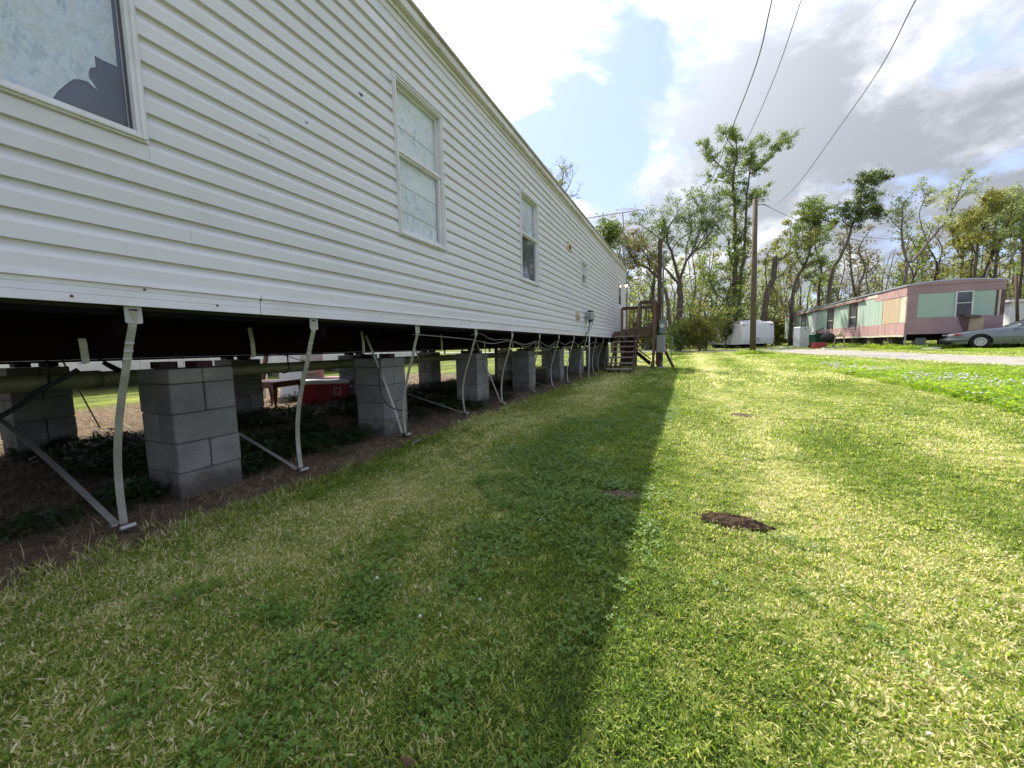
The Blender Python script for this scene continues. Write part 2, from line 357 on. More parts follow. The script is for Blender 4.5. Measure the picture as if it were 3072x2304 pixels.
def glass_mat(name, tint=(.97, .985, .98), refl=1.0, ior=1.5):
    m, nt, out = newmat(name); L = nt.links
    tr = nd(nt, 'ShaderNodeBsdfTransparent'); tr.inputs[0].default_value = (*tint, 1)
    gl = nd(nt, 'ShaderNodeBsdfGlossy'); gl.inputs['Roughness'].default_value = .02; gl.inputs[0].default_value = (refl, refl, refl, 1)
    fr = nd(nt, 'ShaderNodeFresnel'); fr.inputs[0].default_value = ior
    mm = nd(nt, 'ShaderNodeMath', operation='MULTIPLY_ADD', use_clamp=True); L.new(fr.outputs[0], mm.inputs[0]); mm.inputs[1].default_value = 1.15; mm.inputs[2].default_value = .02
    g = nd(nt, 'ShaderNodeNewGeometry'); fb = nd(nt, 'ShaderNodeMath', operation='SUBTRACT'); fb.inputs[0].default_value = 1; L.new(g.outputs['Backfacing'], fb.inputs[1])
    m2 = nd(nt, 'ShaderNodeMath', operation='MULTIPLY'); L.new(mm.outputs[0], m2.inputs[0]); L.new(fb.outputs[0], m2.inputs[1])
    ms = nd(nt, 'ShaderNodeMixShader'); L.new(m2.outputs[0], ms.inputs[0]); L.new(tr.outputs[0], ms.inputs[1]); L.new(gl.outputs[0], ms.inputs[2]); L.new(ms.outputs[0], out.inputs[0])
    return m
M['glass'] = glass_mat('window_glass'); M['glassdark'] = glass_mat('dark_window_glass', (.25, .27, .28))
def foil():
    m, nt, out = newmat('crinkled_foil_film'); L = nt.links
    b = nd(nt, 'ShaderNodeBsdfPrincipled'); L.new(b.outputs[0], out.inputs[0]); b.inputs['Roughness'].default_value = .5
    g = nd(nt, 'ShaderNodeNewGeometry'); mp = nd(nt, 'ShaderNodeMapping'); L.new(g.outputs['Position'], mp.inputs[0]); mp.inputs['Scale'].default_value = (1, 1.2, .55)
    t = nd(nt, 'ShaderNodeTexNoise'); L.new(mp.outputs[0], t.inputs[0]); t.inputs['Scale'].default_value = 13; t.inputs['Detail'].default_value = 12; t.inputs['Roughness'].default_value = .74; t.inputs['Distortion'].default_value = .25
    r = nd(nt, 'ShaderNodeValToRGB'); L.new(t.outputs[0], r.inputs[0]); e = r.color_ramp.elements
    e[0].position = .28; e[0].color = (.38, .44, .52, 1); e[1].position = .74; e[1].color = (.86, .89, .93, 1)
    for p_, c_ in ((.42, (.56, .62, .70, 1)), (.50, (.76, .80, .86, 1)), (.56, (.70, .69, .70, 1)), (.63, (.66, .74, .80, 1))):
        x = e.new(p_); x.color = c_
    L.new(r.outputs[0], b.inputs['Base Color'])
    v = nd(nt, 'ShaderNodeTexVoronoi', feature='DISTANCE_TO_EDGE'); L.new(g.outputs['Position'], v.inputs['Vector']); v.inputs['Scale'].default_value = 9
    ad = nd(nt, 'ShaderNodeMath', operation='ADD'); L.new(v.outputs[0], ad.inputs[0]); L.new(t.outputs[0], ad.inputs[1])
    bp = nd(nt, 'ShaderNodeBump'); bp.inputs['Strength'].default_value = .8; bp.inputs['Distance'].default_value = .03; L.new(ad.outputs[0], bp.inputs['Height']); L.new(bp.outputs[0], b.inputs['Normal'])
    return m
M['foil'] = foil()

def patch_nodes(nt):
    """shared large-scale lawn dryness 0..1 from the world position"""
    L = nt.links; g = nd(nt, 'ShaderNodeNewGeometry')
    mp = nd(nt, 'ShaderNodeMapping'); L.new(g.outputs['Position'], mp.inputs[0]); mp.inputs['Scale'].default_value = (1.25, .5, 0)
    t = nd(nt, 'ShaderNodeTexNoise'); L.new(mp.outputs[0], t.inputs[0]); t.inputs['Scale'].default_value = .75; t.inputs['Detail'].default_value = 5; t.inputs['Roughness'].default_value = .6
    mp2 = nd(nt, 'ShaderNodeMapping'); L.new(g.outputs['Position'], mp2.inputs[0]); mp2.inputs['Scale'].default_value = (1, 1, 0)
    t2 = nd(nt, 'ShaderNodeTexNoise'); L.new(mp2.outputs[0], t2.inputs[0]); t2.inputs['Scale'].default_value = 5.5; t2.inputs['Detail'].default_value = 4
    sxp = nd(nt, 'ShaderNodeSeparateXYZ'); L.new(g.outputs['Position'], sxp.inputs[0])
    wx = nd(nt, 'ShaderNodeMath', operation='MULTIPLY_ADD'); L.new(t2.outputs[0], wx.inputs[0]); wx.inputs[1].default_value = .35; L.new(sxp.outputs[0], wx.inputs[2])
    mrx = nd(nt, 'ShaderNodeMapRange'); L.new(wx.outputs[0], mrx.inputs[0]); mrx.inputs[1].default_value = -2.825; mrx.inputs[2].default_value = 4.175
    cr = nd(nt, 'ShaderNodeValToRGB'); L.new(mrx.outputs[0], cr.inputs[0]); ce = cr.color_ramp.elements
    ce[0].position = 0; ce[0].color = (.45,)*3+(1,); ce[1].position = 1; ce[1].color = (.5,)*3+(1,)
    for xq, vq in ((-2.3, .42), (-1.95, .80), (-1.5, .66), (-1.05, .34), (-.5, .26), (-.1, .34), (.35, .58), (.68, .92), (1.05, .60), (1.7, .44), (2.4, .66), (3.0, .52)):
        y_ = ce.new((xq+3)/7); y_.color = (vq,)*3+(1,)
    a0_ = nd(nt, 'ShaderNodeMath', operation='MULTIPLY_ADD'); L.new(cr.outputs[0], a0_.inputs[0]); a0_.inputs[1].default_value = .42; a0_.inputs[2].default_value = -.21; 
    a = nd(nt, 'ShaderNodeMath', operation='MULTIPLY_ADD'); L.new(t2.outputs[0], a.inputs[0]); a.inputs[1].default_value = .35; 
    a1_ = nd(nt, 'ShaderNodeMath', operation='ADD'); L.new(t.outputs[0], a1_.inputs[0]); L.new(a0_.outputs[0], a1_.inputs[1]); L.new(a1_.outputs[0], a.inputs[2])
    mr = nd(nt, 'ShaderNodeMapRange'); L.new(a.outputs[0], mr.inputs[0]); mr.inputs[1].default_value = .49; mr.inputs[2].default_value = .97
    return mr.outputs[0], g
def grass_mat(name, stops, patch=.8, transl=.45, attr='rnd'):
    m, nt, out = newmat(name); L = nt.links
    p, g = patch_nodes(nt)
    at_ = nd(nt, 'ShaderNodeAttribute', attribute_name=attr)
    oi = nd(nt, 'ShaderNodeObjectInfo')
    s1 = nd(nt, 'ShaderNodeMath', operation='MULTIPLY_ADD'); L.new(p, s1.inputs[0]); s1.inputs[1].default_value = patch; 
    s1.inputs[2].default_value = -patch*.5
    s2 = nd(nt, 'ShaderNodeMath', operation='ADD'); L.new(s1.outputs[0], s2.inputs[0]); L.new(at_.outputs['Fac'], s2.inputs[1])
    s3 = nd(nt, 'ShaderNodeMath', operation='MULTIPLY_ADD'); L.new(oi.outputs['Random'], s3.inputs[0]); s3.inputs[1].default_value = .16; L.new(s2.outputs[0], s3.inputs[2])
    r = nd(nt, 'ShaderNodeValToRGB'); L.new(s3.outputs[0], r.inputs[0]); e = r.color_ramp.elements
    e[0].position, e[0].color = stops[0][0], (*stops[0][1], 1); e[1].position, e[1].color = stops[-1][0], (*stops[-1][1], 1)
    for a, c in stops[1:-1]: x = e.new(a); x.color = (*c, 1)
    d = nd(nt, 'ShaderNodeBsdfPrincipled'); d.inputs['Roughness'].default_value = .5; d.inputs['Specular IOR Level'].default_value = .35; L.new(r.outputs[0], d.inputs['Base Color'])
    t = nd(nt, 'ShaderNodeBsdfTranslucent'); hs = nd(nt, 'ShaderNodeHueSaturation'); hs.inputs['Value'].default_value = 1.35; hs.inputs['Saturation'].default_value = 1.1; L.new(r.outputs[0], hs.inputs['Color']); L.new(hs.outputs[0], t.inputs[0])
    ms = nd(nt, 'ShaderNodeMixShader'); ms.inputs[0].default_value = transl; L.new(d.outputs[0], ms.inputs[1]); L.new(t.outputs[0], ms.inputs[2]); L.new(ms.outputs[0], out.inputs[0])
    return m
LAWN = [(.0, (.085, .145, .022)), (.29, (.175, .27, .038)), (.57, (.30, .385, .062)), (.78, (.47, .48, .14)), (.90, (.64, .59, .29)), (1.0, (.78, .70, .46))]
M['grass'] = grass_mat('lawn_blades', LAWN, patch=.80, transl=.52)
M['clover'] = grass_mat('clover_leaves', [(0, (.075, .155, .022)), (.6, (.13, .235, .035)), (1, (.21, .31, .06))], patch=.2, transl=.35)
M['lush'] = grass_mat('lush_weeds', [(0, (.12, .22, .02)), (.6, (.23, .36, .035)), (1, (.38, .46, .08))], patch=.25, transl=.5)
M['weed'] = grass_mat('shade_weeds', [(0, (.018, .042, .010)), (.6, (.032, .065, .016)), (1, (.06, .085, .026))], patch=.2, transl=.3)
M['strawbits'] = grass_mat('straw_litter', [(0, (.10, .07, .04)), (.5, (.19, .14, .08)), (1, (.36, .28, .17))], patch=.2, transl=.15)
def leafmat(name, stops, transl=.45):
    return grass_mat(name, stops, patch=0.0, transl=transl)
M['leafA'] = leafmat('spring_green_leaves', [(0, (.05, .085, .02)), (.4, (.10, .155, .035)), (.75, (.17, .22, .05)), (1, (.24, .28, .075))])
M['leafB'] = leafmat('dark_green_leaves', [(0, (.035, .06, .018)), (.5, (.075, .115, .028)), (1, (.14, .18, .045))], .35)
M['leafC'] = leafmat('olive_yellow_leaves', [(0, (.10, .11, .028)), (.5, (.19, .20, .045)), (1, (.30, .29, .08))])
M['leafD'] = leafmat('pale_new_leaves', [(0, (.17, .21, .08)), (.5, (.26, .31, .12)), (1, (.38, .41, .19))])
M['leafE'] = leafmat('brown_buds', [(0, (.11, .095, .05)), (.6, (.19, .16, .08)), (1, (.22, .24, .08))], .4)

def ground_mat():
    m, nt, out = newmat('lawn_ground'); L = nt.links
    p, g = patch_nodes(nt)
    b = nd(nt, 'ShaderNodeBsdfPrincipled'); b.inputs['Roughness'].default_value = 1; b.inputs['Specular IOR Level'].default_value = .1; L.new(b.outputs[0], out.inputs[0])
    fn = nd(nt, 'ShaderNodeTexNoise'); L.new(g.outputs['Position'], fn.inputs[0]); fn.inputs['Scale'].default_value = 14; fn.inputs['Detail'].default_value = 12; fn.inputs['Roughness'].default_value = .75
    a = nd(nt, 'ShaderNodeMath', operation='MULTIPLY_ADD'); L.new(p, a.inputs[0]); a.inputs[1].default_value = .6
    a2 = nd(nt, 'ShaderNodeMath', operation='MULTIPLY_ADD'); L.new(fn.outputs[0], a2.inputs[0]); a2.inputs[1].default_value = 1.1; a2.inputs[2].default_value = -.40
    L.new(a2.outputs[0], a.inputs[2])
    r = nd(nt, 'ShaderNodeValToRGB'); L.new(a.outputs[0], r.inputs[0]); e = r.color_ramp.elements
    e[0].position = .0; e[0].color = (.04, .05, .015, 1); e[1].position = 1; e[1].color = (.36, .32, .15, 1)
    for q, c in ((.3, (.085, .11, .022, 1)), (.55, (.18, .21, .04, 1)), (.78, (.28, .28, .08, 1))): x = e.new(q); x.color = c
    sx = nd(nt, 'ShaderNodeSeparateXYZ'); L.new(g.outputs['Position'], sx.inputs[0])
    # bare soil strip beside and under the house, brown litter yard beyond it
    wn = nd(nt, 'ShaderNodeTexNoise'); L.new(g.outputs['Position'], wn.inputs[0]); wn.inputs['Scale'].default_value = 2.2; wn.inputs['Detail'].default_value = 8
    w = nd(nt, 'ShaderNodeMath', operation='MULTIPLY_ADD'); L.new(wn.outputs[0], w.inputs[0]); w.inputs[1].default_value = .9; L.new(sx.outputs[0], w.inputs[2])
    s1 = nd(nt, 'ShaderNodeMapRange'); L.new(w.outputs[0], s1.inputs[0]); s1.inputs[1].default_value = -2.02; s1.inputs[2].default_value = -2.14
    s2 = nd(nt, 'ShaderNodeMapRange'); L.new(w.outputs[0], s2.inputs[0]); s2.inputs[1].default_value = -10.0; s2.inputs[2].default_value = -9.0
    yb = nd(nt, 'ShaderNodeMapRange'); L.new(sx.outputs[1], yb.inputs[0]); yb.inputs[1].default_value = 12.6; yb.inputs[2].default_value = 11.2
    mm = nd(nt, 'ShaderNodeMath', operation='MULTIPLY'); L.new(s1.outputs[0], mm.inputs[0]); L.new(s2.outputs[0], mm.inputs[1])
    mm2 = nd(nt, 'ShaderNodeMath', operation='MULTIPLY'); L.new(mm.outputs[0], mm2.inputs[0]); L.new(yb.outputs[0], mm2.inputs[1])
    r2 = nd(nt, 'ShaderNodeValToRGB'); L.new(fn.outputs[0], r2.inputs[0]); e = r2.color_ramp.elements
    e[0].position = .32; e[0].color = (.05, .035, .022, 1); e[1].position = .72; e[1].color = (.30, .23, .14, 1)
    x = e.new(.5); x.color = (.12, .085, .055, 1)
    mx = nd(nt, 'ShaderNodeMix', data_type='RGBA'); L.new(mm2.outputs[0], mx.inputs['Factor']); L.new(r.outputs[0], mx.inputs['A']); L.new(r2.outputs[0], mx.inputs['B'])
    # trodden dirt line between lawn and the weedy verge
    e1 = nd(nt, 'ShaderNodeMath', operation='MULTIPLY_ADD'); L.new(wn.outputs[0], e1.inputs[0]); e1.inputs[1].default_value = .5; L.new(sx.outputs[0], e1.inputs[2])
    e2 = nd(nt, 'ShaderNodeMath', operation='SUBTRACT'); L.new(e1.outputs[0], e2.inputs[0]); e2.inputs[1].default_value = 3.68
    e3 = nd(nt, 'ShaderNodeMath', operation='ABSOLUTE'); L.new(e2.outputs[0], e3.inputs[0])
    e4 = nd(nt, 'ShaderNodeMapRange'); L.new(e3.outputs[0], e4.inputs[0]); e4.inputs[1].default_value = .20; e4.inputs[2].default_value = .07
    e5 = nd(nt, 'ShaderNodeMapRange'); L.new(sx.outputs[1], e5.inputs[0]); e5.inputs[1].default_value = 17; e5.inputs[2].default_value = 13; e5.inputs[4].default_value = .75
    e6 = nd(nt, 'ShaderNodeMath', operation='MULTIPLY'); L.new(e4.outputs[0], e6.inputs[0]); L.new(e5.outputs[0], e6.inputs[1])
    mx2 = nd(nt, 'ShaderNodeMix', data_type='RGBA'); L.new(e6.outputs[0], mx2.inputs['Factor']); L.new(mx.outputs['Result'], mx2.inputs['A']); mx2.inputs['B'].default_value = (.13, .10, .065, 1)
    L.new(mx2.outputs['Result'], b.inputs['Base Color'])
    bp = nd(nt, 'ShaderNodeBump'); bp.inputs['Strength'].default_value = .7; bp.inputs['Distance'].default_value = .03; L.new(fn.outputs[0], bp.inputs['Height']); L.new(bp.outputs[0], b.inputs['Normal'])
    return m
M['ground'] = ground_mat()

# ------------------------------------------------------------------ ground and road
def grid_mesh(name, xs, ys, zfun, material, kind='structure'):
    X, Y = np.meshgrid(xs, ys); Z = zfun(X, Y); nx, ny = len(xs), len(ys)
    V = np.stack([X.ravel(), Y.ravel(), Z.ravel()], 1)
    i = np.arange(nx-1)[None, :]+np.arange(ny-1)[:, None]*nx
    F = np.stack([i, i+1, i+1+nx, i+nx], -1).reshape(-1, 4)
    me = bpy.data.meshes.new(name); me.from_pydata(V.tolist(), [], F.tolist()); me.materials.append(material)
    me.polygons.foreach_set('use_smooth', [True]*len(me.polygons))
    o = bpy.data.objects.new(name, me); S.collection.objects.link(o); return props(o, kind=kind)
def gz(x, y):
    near = np.exp(-((x)**2+(y-4)**2)/160)
    return tza(x, y)+(vnoise(x*1.7, y*1.7, 3)-.5)*.03*near+(vnoise(x*6, y*6, 5)-.5)*.014*near
xs = np.concatenate([np.linspace(-400, -40, 14), np.linspace(-36, -12, 20), np.arange(-11.6, 8, .16), np.linspace(8.4, 40, 50), np.linspace(46, 400, 16)])
ys = np.concatenate([np.linspace(-300, -10, 12), np.arange(-8, 0, .5), np.arange(0.2, 14, .16), np.linspace(14.4, 60, 90), np.linspace(66, 420, 18)])
ground = grid_mesh('ground', xs, ys, gz, M['ground'])

def road_strip(name, pts, material):
    """pts: (x, y, halfwidth); a sheet lying on the terrain, edges ragged"""
    c = [Vector((p[0], p[1], 0)) for p in pts]; hw = [p[2] for p in pts]; P = []; H = []
    for i in range(len(c)-1):
        p0 = c[max(i-1, 0)]; p1 = c[i]; p2 = c[i+1]; p3 = c[min(i+2, len(c)-1)]
        for k in range(24):
            t = k/24; P.append(.5*((2*p1)+(p2-p0)*t+(2*p0-5*p1+4*p2-p3)*t*t+(3*p1-p0-3*p2+p3)*t**3)); H.append(hw[i]*(1-t)+hw[i+1]*t)
    vs = []; fs = []; K = 9
    for i, p in enumerate(P):
        t = (P[min(i+1, len(P)-1)]-P[max(i-1, 0)]).normalized(); n = Vector((-t.y, t.x, 0))
        for k in range(K):
            u = k/(K-1)*2-1; w = H[i]*(1+.12*(vnoise(i*.35, k+.5, 9)-.5)*(abs(u) > .9)*2)
            q = p+n*u*w; vs.append((q.x, q.y, tz(q.x, q.y)+.028-.018*abs(u)**3))
        if i:
            for k in range(K-1): a = (i-1)*K+k; fs.append((a, a+1, a+1+K, a+K))
    me = bpy.data.meshes.new(name); me.from_pydata(vs, [], fs); me.materials.append(material); me.polygons.foreach_set('use_smooth', [True]*len(fs))
    o = bpy.data.objects.new(name, me); S.collection.objects.link(o); return props(o, kind='structure')
ROAD = [(-60, 60, 2.5), (-20, 42, 2.3), (-4, 36, 2.2), (1.0, 34, 2.2), (4.4, 32.2, 1.9), (6.6, 27.2, 1.7), (7.9, 21.6, 1.5), (9.4, 16.0, 1.5), (12.4, 9, 1.7), (17, 0, 2.4), (22, -12, 2.5), (30, -40, 2.5)]
road_strip('road', ROAD, M['gravel'])
def road_dist(x, y):
    d = np.full(np.shape(x), 1e9)
    for (a, b) in zip(ROAD[:-1], ROAD[1:]):
        ax, ay, bx, by = a[0], a[1], b[0], b[1]; t = np.clip(((x-ax)*(bx-ax)+(y-ay)*(by-ay))/((bx-ax)**2+(by-ay)**2), 0, 1)
        d = np.minimum(d, np.hypot(x-ax-t*(bx-ax), y-ay-t*(by-ay))-(a[2]+(b[2]-a[2])*t))
    return d

# ------------------------------------------------------------------ white mobile home
WX = -2.55; Y0, Y1 = -6.2, 17.95  # near end runs on out of view, lengthened to cut light on the piers
HB = thing('mobile_home', (-4.7, 6.7, 0), 'long white vinyl sided mobile home raised on concrete block piers', 'mobile home')
LAP = .1231; ZB = 1.335; ZT = 4.05
wins = [dict(y0=.10, y1=1.15, z0=2.035, z1=3.52, foil=1, single=1), dict(y0=3.05, y1=3.85, z0=2.06, z1=3.52, foil=2), dict(y0=6.05, y1=6.90, z0=2.06, z1=3.54, foil=0, rail=2.86),
        dict(y0=10.08, y1=10.74, z0=2.54, z1=3.16, foil=0, rail=2.84), dict(y0=16.0, y1=17.15, z0=1.45, z1=3.66, door=1)]
def lap_board(y0, y1, z0, lo=0.0, hi=1.0):
    prof = [(0.000, 0), (.0240, 0), (.0236, .067), (.0190, .079), (.0072, .098), (.0018, .110), (.0008, .1235), (-.002, .1235)]
    if lo > 0 or hi < LAP:
        pf = [(x, min(max(z, lo), hi)) for x, z in prof if True]
        xi = lambda q: float(np.interp(q, [p[1] for p in prof[1:]], [p[0] for p in prof[1:]]))
        mid = [p for p in prof[1:-1] if lo < p[1] < hi]; prof = [(-.002, lo), (xi(lo), lo)]+mid+[(xi(hi), hi), (-.002, hi)]
    n = max(2, int((y1-y0)/.45)+1); vs = []; fs = []; K = len(prof)
    for i in range(n):
        y = y0+(y1-y0)*i/(n-1); j = (rng.random()-.5)*.0030; jz = (rng.random()-.5)*.0016
        for (x, z) in prof: vs.append((WX+x+j*(x > .004), y, z0+z+jz*(z < .1 and x > .001 and lo == 0 and hi >= 1)))
    for i in range(n-1):
        for k in range(K-1): a = i*K+k; fs.append((a, a+1, a+1+K, a+K))
    fs.append(tuple(range(K))); fs.append(tuple(range((n-1)*K, n*K))[::-1])
    return MB().add(vs, fs)
k = 0; z = ZB
while z < ZT-.06:
    cuts = sorted([(w['y0'], w['y1'], w) for w in wins if w['z0'] < z+LAP-.002 and w['z1'] > z+.002], key=lambda t: t[0])
    a = Y0
    for c in cuts+[(Y1, None, None)]:
        if c[0]-a > .05:
            jn = [q_ for q_ in (Y0+1.1+3.66*i_+(k*1.37) % 3.66 for i_ in range(-1, 8)) if a+.4 < q_ < c[0]-.4]
            e0 = a
            for q_ in jn+[c[0]]: lap_board(e0, q_-.0003, z).build('siding_board', M['siding'], HB); e0 = q_+.0003
        a = c[1]
        if c[2]:
            zb_ = c[2]['z0']+.012-z; zt_ = c[2]['z1']-.012-z
            if .02 < zb_: lap_board(c[0]+.001, c[1]-.001, z, 0.0, min(zb_, LAP)).build('siding_board', M['siding'], HB)
            if zt_ < LAP-.02: lap_board(c[0]+.001, c[1]-.001, z, max(zt_, 0.001), LAP).build('siding_board', M['siding'], HB)
    z += LAP; k += 1
TOPZ = z
MB().span((WX-.16, Y0+.02, 1.20), (WX-.075, Y1-.02, 4.2)).build('wall_core', M['dark'], HB)
# skirt trim: ribbed strips, several lengths
prof = [(-.01, 0), (.016, 0), (.017, .035), (.0135, .037), (.0135, .040), (.017, .042), (.017, .068), (.0135, .070), (.0135, .073), (.017, .075), (.017, .094), (.032, .099), (.031, .121), (-.01, .120)]
ya = Y0
for yb in (-1.2, 1.66, 5.3, 8.9, 12.4, Y1):
    MB().prism([(WX+x, 1.214+q) for x, q in prof], ya+.003, yb-.003).build('skirt_strip', M['skirt'], HB); ya = yb
for (px, py) in ((433, 869), (652, 917), (783, 900), (215, 888), (1383, 972), (1405, 973), (1448, 970)):
    q = on_x(px, py, WX+.017); MB().cyl((WX+.012, q.y, q.z), (WX+.020, q.y, q.z), .006, 8).build('screw', M['rust'], HB)
MB().span((WX+.001, Y1-.0, 1.3), (WX+.042, Y1+.07, 4.1), bev=.004).build('corner_trim', M['trim'], HB)
# frieze, soffit, fascia and metal roof edge
MB().span((WX, Y0, TOPZ), (WX+.012, Y1+.05, TOPZ+.075)).build('frieze_board', M['trim'], HB)
MB().prism([(WX+.0125, TOPZ+.070), (WX+.030, TOPZ+.060), (WX+.034, TOPZ+.082), (WX+.034, TOPZ+.1), (WX, TOPZ+.1), (WX, TOPZ+.078)], Y0, Y1+.06).build('frieze_moulding', M['frame'], HB)
MB().prism([(WX-.02, TOPZ+.102), (WX+.085, TOPZ+.102), (WX+.092, TOPZ+.112), (WX+.092, TOPZ+.178), (WX+.087, TOPZ+.186), (WX-.02, TOPZ+.186)], Y0-.05, Y1+.10).build('fascia', M['fascia'], HB)
MB().prism([(WX-.05, TOPZ+.188), (WX+.105, TOPZ+.188), (WX+.118, TOPZ+.192), (WX+.118, TOPZ+.215), (WX+.10, TOPZ+.232), (WX-.05, TOPZ+.236)], Y0-.06, Y1+.12).build('roof_drip_edge', M['roofedge'], HB)
XL = WX-4.25; RZ = TOPZ+.237
MB().prism([(WX+.09, RZ), (XL-.09, RZ), (XL-.09, RZ+.02), ((WX+XL)/2, RZ+.42), (WX+.05, RZ+.03)], Y0-.05, Y1+.1).build('roof', M['roofedge'], HB)
# far wall, end walls, underbelly
MB().span((XL, Y0, 1.21), (XL+.08, Y1, RZ-.002)).build('back_wall', M['siding'], HB)
zz = 1.30; eb = MB()
while zz < 4.1:
    eb.span((XL+.09, Y1-.01, zz), (WX-.002, Y1+.012, zz+.118)); zz += LAP
eb.build('end_wall_siding', M['siding'], HB)
MB().span((XL+.09, Y0, 1.21), (WX-.07, Y0+.08, RZ-.01)).build('near_end_wall', M['siding'], HB)
MB().span((XL+.09, Y0+.09, 1.17), (WX-.062, Y1-.03, 1.198)).build('underbelly', M['black'], HB)
for X in (-3.25, -5.85):
    b = MB(); b.span((X-.06, Y0+.1, .935), (X+.06, Y1-.1, .947)); b.span((X-.006, Y0+.1, .948), (X+.006, Y1-.1, 1.157)); b.span((X-.06, Y0+.1, 1.158), (X+.06, Y1-.1, 1.169))
    b.build('chassis_beam', M['steel'], HB)
for y in np.arange(-3.9, 17.6, 1.22):
    b = MB(); b.span((XL+.12, y, 1.07), (-5.92, y+.05, 1.167)); b.span((-5.78, y, 1.0), (-3.32, y+.05, 1.167)); b.span((-3.18, y, 1.07), (WX-.1, y+.05, 1.167)); b.build('chassis_outrigger', M['steel'], HB)
MB().prism([(-5.5, 1.165), (-5.3, 1.03), (-3.7, 1.03), (-3.5, 1.165)], Y0+.3, Y1-.3).build('insulation_bag', M['black'], HB)
